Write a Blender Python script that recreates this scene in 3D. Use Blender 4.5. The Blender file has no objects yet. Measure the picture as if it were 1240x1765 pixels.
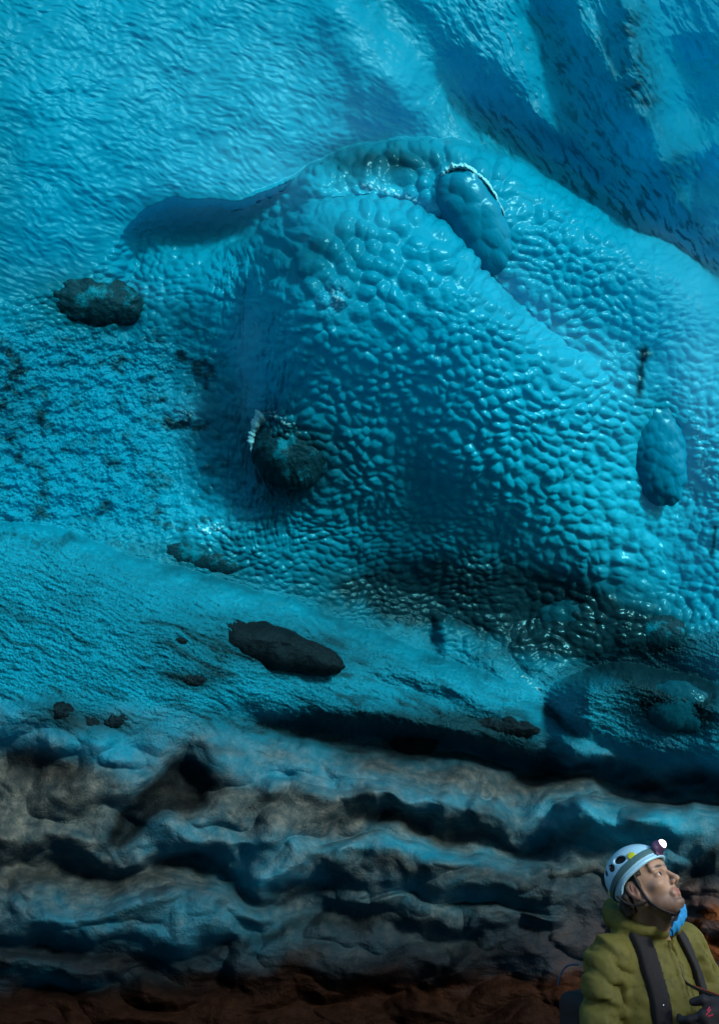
import bpy, math, random
import numpy as np
from mathutils import Vector, Matrix
R = math.radians
C = bpy.context.scene.collection
rng = np.random.default_rng(7)

# ------------------------------------------------------------------ camera frame (metres; photo is 1240 x 1765)
CAM = np.array([0.0, 0.0, 1.4]); PITCH = R(20); FPX = 1765/2/math.tan(R(30))
SP, CP = math.sin(PITCH), math.cos(PITCH)
def at(px, py, d):
    a = (np.asarray(px, float)-620)/FPX; b = -(np.asarray(py, float)-882.5)/FPX
    return np.stack([d*a + 0*b, d*(CP - SP*b) + 0*a, CAM[2] + d*(SP + CP*b) + 0*a], -1)
def atv(px, py, d): return Vector(at(px, py, d).tolist())

# ------------------------------------------------------------------ numpy noise
def _hash(ix, iy, s):
    h = (ix.astype(np.int64)*374761393 + iy.astype(np.int64)*668265263 + s*1274126177) & 0xffffffff
    h = ((h ^ (h >> 13))*1274126177) & 0xffffffff
    return ((h ^ (h >> 16)) & 0xffffff)/float(0xffffff)
def perlin(x, y, s=0):
    ix = np.floor(x); iy = np.floor(y); fx = x-ix; fy = y-iy
    u = fx*fx*fx*(fx*(fx*6-15)+10); v = fy*fy*fy*(fy*(fy*6-15)+10)
    def g(a, b):
        t = _hash(ix+a, iy+b, s)*2*math.pi
        return np.cos(t)*(fx-a) + np.sin(t)*(fy-b)
    n0 = g(0,0)*(1-u) + g(1,0)*u; n1 = g(0,1)*(1-u) + g(1,1)*u
    return (n0*(1-v) + n1*v)*1.5
def fbm(x, y, o=4, s=0, gain=.5):
    r = 0; a = 1.0; t = 0
    for k in range(o):
        r = r + a*perlin(x, y, s+k*17); t += a; a *= gain; x, y = 1.624*x+1.218*y+11.3, -1.218*x+1.624*y-7.7
    return r/t
def ridged(x, y, o=4, s=0):
    r = 0; a = 1.0; t = 0
    for k in range(o):
        r = r + a*(1-2*np.abs(perlin(x, y, s+k*17))); t += a; a *= .5; x, y = 1.624*x+1.218*y+11.3, -1.218*x+1.624*y-7.7
    return r/t
def worley(x, y, s=0, jit=.85):
    ix = np.floor(x); iy = np.floor(y)
    f1 = np.full(x.shape, 9.0); f2 = np.full(x.shape, 9.0); cid = np.zeros(x.shape)
    for a in (-1,0,1):
        for b in (-1,0,1):
            cx = ix+a; cy = iy+b
            px = cx+.5+jit*(_hash(cx,cy,s)-.5); py = cy+.5+jit*(_hash(cx,cy,s+99)-.5)
            d = np.sqrt((px-x)**2+(py-y)**2)
            n = d < f1
            f2 = np.where(n, f1, np.minimum(f2, d)); cid = np.where(n, _hash(cx,cy,s+5), cid); f1 = np.where(n, d, f1)
    return f1, f2, cid
def sstep(a, b, x):
    t = np.clip((x-a)/(b-a), 0, 1); return t*t*(3-2*t)

# ------------------------------------------------------------------ object helpers
def mesh_np(name, V, F, mat=None, parent=None, smooth=True, quads=True):
    me = bpy.data.meshes.new(name)
    V = np.asarray(V, np.float32); F = np.asarray(F, np.int32); k = F.shape[1]
    me.vertices.add(len(V)); me.vertices.foreach_set('co', V.ravel())
    me.loops.add(F.size); me.loops.foreach_set('vertex_index', F.ravel())
    me.polygons.add(len(F)); me.polygons.foreach_set('loop_start', np.arange(0, F.size, k, dtype=np.int32))
    me.polygons.foreach_set('loop_total', np.full(len(F), k, np.int32))
    if smooth: me.polygons.foreach_set('use_smooth', np.ones(len(F), bool))
    me.update(calc_edges=True); me.validate()
    if mat: me.materials.append(mat)
    o = bpy.data.objects.new(name, me); C.objects.link(o)
    if parent: o.parent = parent
    return o
def tag(o, label=None, cat=None, group=None, kind=None):
    if label: o['label'] = label
    if cat: o['category'] = cat
    if group: o['group'] = group
    if kind: o['kind'] = kind
    return o
def attr(o, name, arr):
    a = o.data.attributes.new(name, 'FLOAT_COLOR', 'POINT')
    b = np.ones((len(arr), 4), np.float32); b[:, :arr.shape[1]] = arr
    a.data.foreach_set('color', b.ravel())

class NT:
    def __init__(s, name):
        s.m = bpy.data.materials.new(name); s.m.use_nodes = True; s.t = s.m.node_tree; s.t.nodes.clear()
        s.out = s.t.nodes.new('ShaderNodeOutputMaterial')
    def n(s, ty, ins=None, **kw):
        n = s.t.nodes.new('ShaderNode'+ty)
        for k, v in kw.items(): setattr(n, k, v)
        for k, v in (ins or {}).items():
            if isinstance(v, bpy.types.NodeSocket): s.t.links.new(v, n.inputs[k])
            elif v is not None: n.inputs[k].default_value = v
        return n
    def noise(s, vec, scale, detail=4, rough=.55, dist=0):
        return s.n('TexNoise', {'Vector': vec, 'Scale': scale, 'Detail': detail, 'Roughness': rough, 'Distortion': dist}).outputs[0]
    def ramp(s, fac, stops):
        r = s.n('ValToRGB', {'Fac': fac}); e = r.color_ramp.elements
        while len(e) < len(stops): e.new(.5)
        for q, (p, c) in zip(e, stops): q.position = p; q.color = tuple(c)+(1,) if len(c) == 3 else c
        return r.outputs[0]
    def mix(s, f, a, b):
        m = s.n('Mix', data_type='RGBA')
        for i, v in ((0, f), (6, a), (7, b)):
            if isinstance(v, bpy.types.NodeSocket): s.t.links.new(v, m.inputs[i])
            else: m.inputs[i].default_value = v if i == 0 else (tuple(v)+(1,))[:4]
        return m.outputs[2]
    def math(s, op, a, b=0.0, clamp=False):
        m = s.n('Math', operation=op, use_clamp=clamp)
        for i, v in ((0, a), (1, b)):
            if isinstance(v, bpy.types.NodeSocket): s.t.links.new(v, m.inputs[i])
            else: m.inputs[i].default_value = v
        return m.outputs[0]
    def bump(s, h, strength, dist, normal=None):
        return s.n('Bump', {'Height': h, 'Strength': strength, 'Distance': dist, 'Normal': normal}).outputs[0]
    def done(s, sh): s.t.links.new(sh, s.out.inputs[0]); return s.m

def simple_mat(name, col, rough=.6, var=.15, scale=30, bump=.2, dist=.002, spec=.5, sheen=0, metal=0, coat=0):
    t = NT(name); co = t.n('TexCoord').outputs['Object']
    nz = t.noise(co, scale, 5)
    c = t.mix(nz, tuple(v*(1-var*1.6) for v in col), tuple(min(1, v*(1+var*1.6)) for v in col))
    b = t.bump(t.noise(co, scale*6, 3), bump, dist)
    p = t.n('BsdfPrincipled', {'Base Color': c, 'Roughness': rough, 'Normal': b, 'Specular IOR Level': spec, 'Sheen Weight': sheen, 'Metallic': metal, 'Coat Weight': coat})
    return t.done(p.outputs[0])

# ------------------------------------------------------------------ ice material (relief, sediment, painted glow and shade live in mesh attributes)
def ice_material(name='glacier_ice', base=(0.0, .243, .385), thru=(0.0, .39, .60), attrs=True, dirt=0.0, trans=.5):
    t = NT(name); co = t.n('TexCoord').outputs['Object']
    if attrs:
        za = t.n('Attribute', attribute_name='zone'); sep = t.n('SeparateColor', {'Color': za.outputs['Color']}); WG = za.outputs['Alpha']
        D, S, T = sep.outputs[0], sep.outputs[1], sep.outputs[2]
        sep2 = t.n('SeparateColor', {'Color': t.n('Attribute', attribute_name='zone2').outputs['Color']})
        G, W, K = sep2.outputs[0], sep2.outputs[1], sep2.outputs[2]
    else:
        D = t.n('Value').outputs[0]; D.default_value = dirt
        S = t.n('Value').outputs[0]; S.default_value = 0.0
        T = t.n('Value').outputs[0]; T.default_value = trans
        G = t.n('Value').outputs[0]; G.default_value = 0.04
        W = t.n('Value').outputs[0]; W.default_value = 0.0
        K = W; WG = D
    n1 = t.noise(co, 1.7, 6, .6); n2 = t.noise(co, 14, 5, .65); n3 = t.noise(co, 70, 3, .7)
    blue = t.mix(n1, tuple(v*.72 for v in base), tuple(v*1.25 for v in base))
    white = t.mix(t.math('MULTIPLY', W, 1.7, True), blue, t.mix(t.ramp(W, [(.55, (0,0,0)), (.95, (1,1,1))]), (.003, .385, .59), (.25, .85, .95)))
    dk = t.mix(n2, (.0008, .008, .013), (.002, .028, .040))
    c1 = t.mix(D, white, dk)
    sed = t.ramp(n2, [(.3, (.010, .010, .008)), (.5, (.036, .039, .030)), (.72, (.090, .096, .078))])
    sed = t.mix(K, sed, t.mix(n2, (.0022, .0011, .0008), (.015, .0085, .006)))
    if attrs: sed = t.mix(WG, sed, t.mix(n2, (.015, .006, .003), (.15, .055, .02)))      # orange lamp glow painted into the rock colour
    sed = t.mix(t.math('MULTIPLY', D, .9), sed, (.0015, .0018, .002)); c2 = t.mix(S, c1, sed)  # dirt and painted recess shade darken the sediment colour too
    # grit: scattered black grains in the ice
    gr = t.ramp(n3, [(.50, (0, 0, 0)), (.62, (1, 1, 1))])
    gm = t.math('MULTIPLY', t.math('MULTIPLY', gr, t.math('SUBTRACT', 1.0, S)), t.math('MULTIPLY', G, .85))
    c3 = t.mix(gm, c2, tuple(v*.25 for v in base) if not attrs else (.002, .05, .075))
    h = t.math('ADD', t.math('MULTIPLY', n3, G), t.math('MULTIPLY', n2, t.math('MULTIPLY', S, .5)))
    b1 = t.bump(h, .9, .02)
    b = t.bump(t.noise(co, 160, 2), .12, .003, b1)
    rough = t.math('ADD', t.math('ADD', .23, t.math('MULTIPLY', t.math('SUBTRACT', T, .43, True), 1.3)), t.math('ADD', t.math('MULTIPLY', S, .42), t.math('MULTIPLY', G, .16)), True)
    p = t.n('BsdfPrincipled', {'Base Color': c3, 'Roughness': rough, 'IOR': 1.31,  'Normal': b, 'Specular IOR Level': t.math('SUBTRACT', .42, t.math('MULTIPLY', S, .36)), 'Specular Tint': t.mix(S, (.15, .85, 1), (.6, .55, .5))})
    tc = t.mix(D, t.mix(W, thru, (.3, .8, .95)), (.0, .05, .08)); tc = t.mix(gm, tc, (0, .08, .12))
    tr = t.n('BsdfTranslucent', {'Color': tc, 'Normal': b})
    f = t.math('MULTIPLY', T, t.math('SUBTRACT', 1.0, S), True)
    mx = t.n('MixShader', {0: f, 1: p.outputs[0], 2: tr.outputs[0]})
    return t.done(mx.outputs[0])
ICE = ice_material()

# ------------------------------------------------------------------ the cave: one continuous relief sheet
def axis(lo, a, b, hi, step, grow=1.06):
    inner = list(np.arange(a, b+step, step)); out = []; s = step; x = a
    while x > lo: s = min(s*grow, 24); x -= s; out.append(x)
    o2 = []; s = step; x = inner[-1]
    while x < hi: s = min(s*grow, 24); x += s; o2.append(x)
    return np.array(out[::-1] + inner + o2)
STEP = 1.4
gx = axis(-950, -40, 1280, 2200, STEP); gy = axis(-950, -40, 1800, 2150, STEP)
X, Y = np.meshgrid(gx, gy)
X = X.astype(float); Y = Y.astype(float)

ctrl = """-950 -950 5.6;620 -950 6.2;2200 -950 6.6;-950 600 4.6;2200 600 6.2;-950 2100 4.0;2200 2100 4.4;620 2100 4.15
0 0 4.8;620 0 5.2;1240 0 5.5;0 300 4.8;620 230 5.35;1240 300 5.75;0 600 4.9;300 600 5.3;450 600 5.15;620 600 4.98;900 600 5.25;1240 600 5.75
0 900 4.85;300 900 5.2;620 900 5.3;900 900 5.4;1240 900 5.7;0 1100 4.55;300 1100 4.8;620 1060 5.55;900 1100 5.8;1240 1060 5.75
0 1250 4.45;300 1250 4.65;620 1250 5.0;900 1250 5.3;1240 1250 5.25;0 1400 4.5;620 1400 5.05;1240 1400 5.3;0 1600 4.35;620 1600 4.8;1240 1600 4.9;0 1765 4.3;620 1765 4.7;1240 1765 4.7"""
P = np.array([[float(q) for q in e.split()] for e in ctrl.replace('\n', ';').split(';')])
def tps_fit(P, reg=0.02):
    p = P[:, :2]/1000; n = len(p)
    d = np.hypot(p[:,0,None]-p[None,:,0], p[:,1,None]-p[None,:,1])
    K = np.where(d > 0, d*d*np.log(d+1e-12), 0) + reg*np.eye(n)
    Q = np.hstack([np.ones((n,1)), p]); A = np.zeros((n+3, n+3)); A[:n,:n] = K; A[:n,n:] = Q; A[n:,:n] = Q.T
    return p, np.linalg.solve(A, np.concatenate([P[:,2], np.zeros(3)]))
def tps_eval(fit, X, Y):
    p, w = fit; x = X/1000; y = Y/1000; r = w[-3] + w[-2]*x + w[-1]*y
    for (a, b), k in zip(p, w):
        d2 = (x-a)**2+(y-b)**2; r = r + k*.5*d2*np.log(d2+1e-12)
    return r
fit = tps_fit(P)
BASE = tps_eval(fit, X, Y)

# warped coordinates so that traced outlines are never ruler-clean
lw = sstep(1240, 1360, Y)
WX = X + 10*(1-lw)*fbm(X/75, Y/75, 4, 3, .6) + 42*lw*fbm(X/120, Y/90, 3, 3, .4)
WY = Y + 10*(1-lw)*fbm(X/75, Y/75, 4, 43, .6) + 34*lw*fbm(X/120, Y/90, 3, 43, .4)
def pl_dist(pts, X, Y):
    """distance to a polyline, signed (positive below/right of its direction of travel), and arc parameter 0..1"""
    pts = np.array(pts, float); seg = pts[1:]-pts[:-1]; L = np.hypot(seg[:,0], seg[:,1]); cum = np.concatenate([[0], np.cumsum(L)])
    best = np.full(X.shape, 1e9); sg = np.ones(X.shape); tt = np.zeros(X.shape)
    for i in range(len(seg)):
        dx = X-pts[i,0]; dy = Y-pts[i,1]
        t = np.clip((dx*seg[i,0]+dy*seg[i,1])/L[i]**2, 0, 1)
        ex = dx-t*seg[i,0]; ey = dy-t*seg[i,1]; d = np.hypot(ex, ey)
        m = d < best; best = np.where(m, d, best)
        sg = np.where(m, np.sign(seg[i,0]*dy-seg[i,1]*dx), sg); tt = np.where(m, (cum[i]+t*L[i])/cum[-1], tt)
    return best, sg, tt
def window(pts, m):
    p = np.array(pts, float)
    i0, i1 = np.searchsorted(gx, [p[:,0].min()-m, p[:,0].max()+m]); j0, j1 = np.searchsorted(gy, [p[:,1].min()-m, p[:,1].max()+m])
    return slice(j0, j1), slice(i0, i1)
def smooth_pts(pts, n=2):
    p = np.array(pts, float)
    for _ in range(n):
        q = [p[0]]
        for a, b in zip(p[:-1], p[1:]): q += [a*.75+b*.25, a*.25+b*.75]
        q.append(p[-1]); p = np.array(q)
    return p
def stroke(F, pts, w, amp, ends=True, sharp=2.0):
    pts = smooth_pts(pts, 1); s = window(pts, w*2.6)
    d, sg, t = pl_dist(pts, WX[s], WY[s])
    e = np.minimum(1, np.minimum(t, 1-t)*5+.25) if ends else 1
    F[s] += amp*np.exp(-(d/w)**sharp)*e
def curve_fn(pts, X, taper=.16):
    """a traced outline as a smooth function of X, its slope and its fade towards both ends"""
    p = smooth_pts(pts, 2); o = np.argsort(p[:,0]); p = p[o]
    xs = np.arange(p[0,0]-400, p[-1,0]+400, 4.0); ys = np.interp(xs, p[:,0], p[:,1])
    k = np.ones(9)/9; ysm = np.convolve(np.pad(ys, 4, 'edge'), k, 'valid'); m = np.clip(np.gradient(ysm, xs), -2.5, 2.5)
    L = p[-1,0]-p[0,0]; t = (X-p[0,0])/L
    return np.interp(X, xs, ysm), np.interp(X, xs, m), sstep(0, taper, t)*sstep(0, taper, 1-t)
def ledge(F, pts, amp, rad, decay, back=0.0, bw=40, taper=.16, vert=False):
    """a rounded edge: the lower side (or the right side, when vert) stands proud by amp, easing away over decay"""
    A, B = (WY, WX) if vert else (WX, WY)
    if vert: pts = [(b, a) for a, b in pts]
    yc, m, e = curve_fn(pts, A, taper); d = (B-yc)/np.sqrt(1+m*m)
    q = np.clip(np.abs(d)/rad, 0, 1); prof = np.sqrt(1-(1-q)**2)*np.exp(-(d/decay)**2)
    F += e*np.where(d > 0, amp*prof, -back*np.exp(-(d/bw)**2)*sstep(0, 6, -d))
def blob(F, x, y, rx, ry, ang, amp, p=2.0):
    c, s_ = math.cos(R(ang)), math.sin(R(ang)); m = max(rx, ry)*2.2
    s = window([(x-1, y-1), (x+1, y+1)], m)
    u = ((WX[s]-x)*c+(WY[s]-y)*s_)/rx; v = (-(WX[s]-x)*s_+(WY[s]-y)*c)/ry
    F[s] += amp*np.exp(-(u*u+v*v)**(p/2))
_st = stroke
def stroke(F, pts, w, amp, ends=True, sharp=2.0):
    low_ = F is H and min(p[1] for p in pts) > 1270
    _st(F, pts, w*(1.5 if low_ else 1), amp, ends, sharp)
H = np.zeros(X.shape)      # relief toward the viewer, metres

# big folds -------------------------------------------------------
C1 = [(222,420),(232,372),(275,345),(345,336),(415,346),(470,326),(540,288),(620,252),(700,240),(790,246),(870,268),(960,312),(1040,366),(1100,402),(1170,424),(1220,468),(1262,520),(1330,600)]
C1B = [(400,352)]+C1[5:]+[(1500,900),(1700,1200)]
ledge(H, C1B, .36, 42, 330, .14, 60, .12)
ledge(H, [(190,440),(215,395)]+C1[1:7], -.30, 16, 95, 0, 30, .15)
C2 = [(300,520),(360,450),(430,412),(510,370),(580,346),(660,348),(730,366),(780,408),(830,468),(900,540),(990,610),(1080,680)]
ledge(H, C2, .25, 60, 300, .09, 40, .3)
ledge(H, [(450,400),(432,520),(428,600),(440,700),(430,800),(445,920)], .20, 60, 260, .08, 50, .3, True)     # left shoulder of the bulge
stroke(H, [(640,380),(700,500),(800,640),(930,800)], 130, .05)
stroke(H, [(470,640),(560,720),(640,860),(700,960)], 90, -.05)
stroke(H, [(820,900),(900,1000),(930,1100)], 110, -.16)
stroke(H, [(560,960),(700,1020),(860,1080)], 60, -.10)
blob(H, 315, 408, 95, 52, 8, -.14); blob(H, 330, 720, 70, 130, 5, -.10); blob(H, 315, 705, 26, 26, 0, .05)
stroke(H, [(240,420),(330,450),(450,400),(520,350)], 26, .05)
stroke(H, [(545,300),(640,280),(740,284),(800,300)], 34, -.09)
blob(H, 1010, 560, 170, 60, 25, -.05); blob(H, 1150, 560, 60, 160, -10, .05)
blob(H, 1170, 840, 60, 120, -15, -.05)
# top right: twisting clear-ice channel
stroke(H, [(930,-40),(960,120),(1010,230),(1080,300),(1120,320)], 50, -.30)
stroke(H, [(1080,-40),(1090,100),(1130,200),(1150,300)], 34, .20)
stroke(H, [(760,150),(860,200),(960,280),(1060,350),(1160,410),(1260,470)], 46, -.34)
stroke(H, [(1110,310),(1170,270),(1250,250),(1340,280)], 36, .28)
stroke(H, [(1180,60),(1200,200),(1250,340)], 50, -.18)
stroke(H, [(640,-40),(700,60),(760,120),(820,130)], 56, -.14)
stroke(H, [(560,-20),(640,100),(740,170)], 60, .10)
stroke(H, [(980,-40),(1010,60),(1070,160),(1120,250)], 22, .10); stroke(H, [(1160,330),(1190,390),(1240,440)], 20, .10); stroke(H, [(900,180),(980,240),(1060,320)], 20, .09)
# apron and its foot
ledge(H, [(-900,860),(-60,905),(90,905),(200,955),(300,985),(420,1010),(520,1046),(640,1092),(760,1140),(880,1176),(960,1210)], .20, 110, 200, .08, 60, .1)
ledge(H, [(740,1050),(800,1080),(870,1125),(928,1186)], .13, 30, 80, .03, 20)
ledge(H, [(934,1192),(985,1166),(1060,1142),(1130,1152),(1200,1172),(1300,1196),(1500,1240)], .50, 46, 150, .12, 30)
stroke(H, [(935,1215),(990,1262),(1080,1305),(1200,1330)], 16, -.12)
stroke(H, [(640,1105),(760,1175),(860,1225),(960,1275),(1120,1325),(1260,1345)], 24, .07)
stroke(H, [(620,1165),(720,1190),(800,1215)], 12, -.04)
stroke(H, [(1120,1310),(1180,1300),(1250,1270)], 22, .05)
# the overhang below the apron
stroke(H, [(380,1240),(560,1270),(700,1285),(840,1312),(980,1332),(1120,1346),(1300,1366)], 30, -.30)
stroke(H, [(560,1215),(700,1236),(820,1262),(960,1302),(1090,1332)], 16, .06)
ledge(H, [(500,1330),(640,1345),(760,1362),(880,1380),(940,1384)], .12, 50, 70, 0)
ledge(H, [(930,1440),(950,1404),(1010,1380),(1080,1372),(1160,1376),(1230,1390),(1330,1400)], .36, 45, 120, .08, 24)
blob(H, 1130, 1420, 90, 30, 0, .05); stroke(H, [(990,1440),(1060,1440),(1110,1455)], 14, -.08)
ledge(H, [(520,1470),(585,1442),(680,1446),(800,1464),(930,1470),(1010,1486)], .26, 34, 120, .0)
stroke(H, [(580,1410),(660,1412),(740,1432),(830,1445),(930,1452),(1000,1462),(1060,1470)], 13, -.20)
stroke(H, [(600,1386),(700,1395),(820,1410),(900,1420)], 20, .07)
for k, (x, y) in enumerate([(760,1390),(800,1378),(828,1392),(858,1374),(880,1394),(910,1384),(938,1402)]): blob(H, x, y, 15, 26, 10, .05*(-1)**k)
# lower left folds of dirty ice
stroke(H, [(-40,1300),(80,1318),(150,1330)], 22, -.10); stroke(H, [(60,1290),(150,1285),(220,1330)], 30, .07)
stroke(H, [(190,1450),(240,1400),(300,1340),(345,1310)], 16, -.12); blob(H, 330, 1345, 30, 24, 0, -.08)
ledge(H, [(420,1330),(520,1350),(620,1372),(740,1378)], .12, 30, 90, .02)
blob(H, 480, 1480, 70, 62, 0, .20, 3); blob(H, 445, 1432, 34, 22, 0, .05); stroke(H, [(400,1450),(420,1500),(450,1530)], 12, -.08)
blob(H, 290, 1420, 100, 46, 5, .12); stroke(H, [(130,1460),(200,1486),(280,1462),(360,1462),(430,1500),(470,1545),(540,1530),(600,1470)], 10, .05)
stroke(H, [(0,1500),(110,1505),(200,1512),(290,1484),(370,1490),(430,1530),(500,1556),(580,1530),(640,1480)], 18, -.20)
blob(H, 330, 1560, 170, 34, -3, .16); blob(H, 90, 1575, 90, 50, 0, .18); blob(H, 330, 1610, 130, 34, 3, .10)
stroke(H, [(-40,1628),(90,1640),(200,1655),(300,1652),(400,1630),(420,1600),(520,1580),(640,1588),(760,1560)], 14, -.14)
stroke(H, [(-40,1668),(100,1676),(220,1668),(290,1655)], 16, .07)
stroke(H, [(-40,1702),(100,1705),(220,1690),(300,1676),(420,1690)], 16, -.14)
ledge(H, [(600,1560),(680,1535),(780,1560),(860,1570),(1000,1580)], .06, 30, 60, .08, 20)
stroke(H, [(640,1505),(760,1510),(900,1530),(1010,1560)], 22, .08); stroke(H, [(650,1600),(760,1615),(900,1600),(1010,1590)], 12, -.09)
stroke(H, [(430,1700),(600,1680),(760,1640),(900,1650)], 24, .08); stroke(H, [(500,1740),(650,1730),(800,1690),(940,1670)], 16, -.10)
stroke(H, [(1170,1520),(1200,1560),(1240,1540),(1290,1500)], 18, .08); stroke(H, [(1150,1490),(1200,1500),(1240,1480)], 12, -.07)
stroke(H, [(1190,1590),(1240,1610),(1300,1640)], 26, .10)

# zone masks -------------------------------------------------------
low = sstep(1205, 1330, WY + 40*fbm(X/150, Y/90, 3, 21) - .05*(X-620))            # ice -> dirty ice -> rock
SED = .95*sstep(1222, 1350, WY + 55*fbm(X/120, Y/60, 4, 22) - .06*(X-620))
pale = np.zeros(X.shape)
for q in [(60,1262,110,30,5,.7),(200,1300,70,40,35,.7),(500,1335,190,26,6,.75),(290,1430,120,40,0,.5),(450,1500,90,50,0,.6),(715,1466,180,18,3,.95),(1100,1412,170,36,2,.95),(800,1385,150,22,4,.45),(110,1580,130,40,0,.35),(340,1590,170,40,3,.4),(780,1535,170,34,3,.25),(1090,1450,120,30,0,.6),(90,1690,160,14,0,.3)]: blob(pale, *q)
pale = np.clip(pale*(.8+.7*fbm(X/60, Y/34, 4, 29)), 0, 1)
SED = SED*(1-.66*pale)
SED = np.maximum(SED, sstep(1430, 1700, WY + 40*fbm(X/140, Y/60, 3, 24))*(1-.55*pale))
ROCK = sstep(1460, 1690, WY + 110*fbm(X/140, Y/60, 4, 23) + .14*(X-620)*(X > 620) )
APRON = sstep(-70, 30, Y-(905+.30*np.clip(X, 0, 1300)) + 50*fbm(X/60, Y/30, 4, 12))*(1-low)
APRON = np.where(X > 930, np.maximum(APRON, sstep(0, 30, Y-1110+.25*(X-1080))*(1-low)), APRON)
LEFT = sstep(400, 210, WX)*sstep(520, 620, WY)*(1-sstep(880, 960, WY))              # rough granular ice, left
BULGE = np.zeros(X.shape)
yc1, m1, _ = curve_fn([(-900,640),(120,520)]+C1[1:]+[(1500,900),(1700,1200)], WX); d1 = (WY-yc1)/np.sqrt(1+m1*m1)
BULGE = sstep(-6, 10, d1)*(1-APRON)*(1-LEFT)*(1-low)
topn = (1-sstep(-30, 20, d1))*(1-APRON)*(1-low)*(1-LEFT)
# scallops
fx_, fy_ = X + 16*fbm(X/90, Y/90, 2, 31), Y + 16*fbm(X/90, Y/90, 2, 32)
def dome(sz, asp, ang, s):
    c, k = math.cos(R(ang)), math.sin(R(ang))
    u = (fx_*c+fy_*k)/sz/asp; v = (-fx_*k+fy_*c)/sz
    ix = np.floor(u); iy = np.floor(v); acc = 0
    for a in (-1,0,1):
        for b in (-1,0,1):
            cx = ix+a; cy = iy+b; hh = _hash(cx, cy, s+5)
            px = cx+.5+.8*(_hash(cx,cy,s)-.5); py = cy+.5+.8*(_hash(cx,cy,s+99)-.5)
            acc = acc + np.exp(13*(.75 + .18*hh - (1.9+.3*hh)*((px-u)**2+(py-v)**2)))
    return np.clip(np.log(acc+1.0)/13, 0, 2)
big = dome(27, 1.1, 25, 101); mid = dome(17, 1.15, 15, 102); sml = dome(10.5, 1.5, 0, 103)
wb = np.exp(-(((X-640)/190)**2+((Y-455)/120)**2)) + .8*np.exp(-(((X-800)/170)**2+((Y-300)/60)**2)) + .5*np.exp(-(((X-1070)/120)**2+((Y-960)/110)**2))
wb = np.clip(wb*1.3, 0, 1)
ws = np.clip(sstep(740, 960, Y)*sstep(980, 780, X) + sstep(470, 300, X + .2*(Y-400)), 0, 1)
wt = np.clip(sstep(1000, 1180, Y) + sstep(1020, 1200, X)*sstep(520, 300, np.abs(Y-560)), 0, 1)*.6
relief = wb*big*.043 + (1-wb)*(1-ws)*(1-wt)*mid*.029 + (1-wb)*ws*sml*.019 + (1-wb)*wt*(1-ws)*sml*.019
amp_var = .8 + .45*sstep(-.35, .4, fbm(X/130, Y/130, 3, 55))
NREL = BULGE*relief*amp_var + BULGE*.008*fbm(X/22, Y/18, 3, 57)      # raised along the surface normal, below
# smooth wind-blown ripples on the near ceiling (long axis falls to the right)
ca, sa = math.cos(R(22)), math.sin(R(22))
ru = (fx_*ca+fy_*sa); rv = (-fx_*sa+fy_*ca)
rip = fbm(ru/30, rv/12, 3, 61) + .6*perlin(ru/15, rv/7, 66)
H += topn*.0068*rip*(.75+.4*sstep(760, 300, X)) + topn*.02*fbm(X/60, Y/60, 3, 63) + topn*sstep(650, 850, X)*(.03*fbm((fx_*.55+fy_*.83)/60, (-fx_*.83+fy_*.55)/16, 4, 64, .6))
# vertical melt flutes over the left shoulder
flute = ridged(fx_/10, fy_/34, 3, 71)
wf = np.exp(-((X-440-.05*(Y-600))/55)**2)*sstep(400, 470, Y)*sstep(980, 860, Y)
H += wf*.035*flute
# rough places
gran = fbm(X/26, Y/20, 5, 81, .62); H += LEFT*.050*gran + LEFT*.0025*rng.standard_normal(X.shape)
ag = fbm(ru/46, rv/9, 5, 82, .62); H += APRON*(.018*ag + .010*fbm(X/12, Y/8, 4, 87, .65) + .0028*rng.standard_normal(X.shape)) 
H += low*(.05*fbm(X/150, Y/80, 3, 83, .4) + .15*np.abs(perlin(WX/125+.4, WY/74, 88)) + .022*np.abs(perlin(WX/48, WY/34, 89))) + .35*ROCK*low*(.06*ridged(X/80, Y/40, 3, 85))
H += .05*fbm(X/210, Y/190, 3, 86)

# colours / dirt / painted glow and shade ---------------------------------------------------
DIRT_SHADE = np.zeros(X.shape)  # streaks, blots and debris, plus shade painted at dome foot, arch and hollow
sk = sstep(-.02, .28, fbm((fx_*.55+fy_*.83)/34, (-fx_*.83+fy_*.55)/10, 4, 91, .6))     # streaks falling to the right
band = np.zeros(X.shape)
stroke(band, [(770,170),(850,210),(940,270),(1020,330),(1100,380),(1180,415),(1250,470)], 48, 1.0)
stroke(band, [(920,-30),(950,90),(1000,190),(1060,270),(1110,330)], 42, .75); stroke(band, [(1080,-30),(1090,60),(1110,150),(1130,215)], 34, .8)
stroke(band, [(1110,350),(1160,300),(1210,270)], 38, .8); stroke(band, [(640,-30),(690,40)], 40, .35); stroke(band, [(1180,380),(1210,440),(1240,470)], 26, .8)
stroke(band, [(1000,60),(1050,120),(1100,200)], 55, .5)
DIRT_SHADE += np.clip(band, 0, 1)*(.30+.52*sk)*(1-sstep(-8, 4, d1))
blot = sstep(-.02, .5, fbm(X/48, Y/34, 5, 93, .6))
DIRT_SHADE += sstep(470, 300, WX)*sstep(520, 620, WY)*(1-sstep(900, 980, WY))*blot*.85*(1+.6*np.exp(-((X-10)/60)**2-((Y-690)/50)**2))
stroke(DIRT_SHADE, [(300,500),(340,640),(370,780)], 60, .22); blob(DIRT_SHADE, 780, 1010, 210, 95, 8, .5); blob(DIRT_SHADE, 660, 1020, 120, 40, 8, .3); blob(DIRT_SHADE, 960, 1090, 120, 60, 0, .35); blob(DIRT_SHADE, 620, 700, 200, 220, 20, .14)
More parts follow.
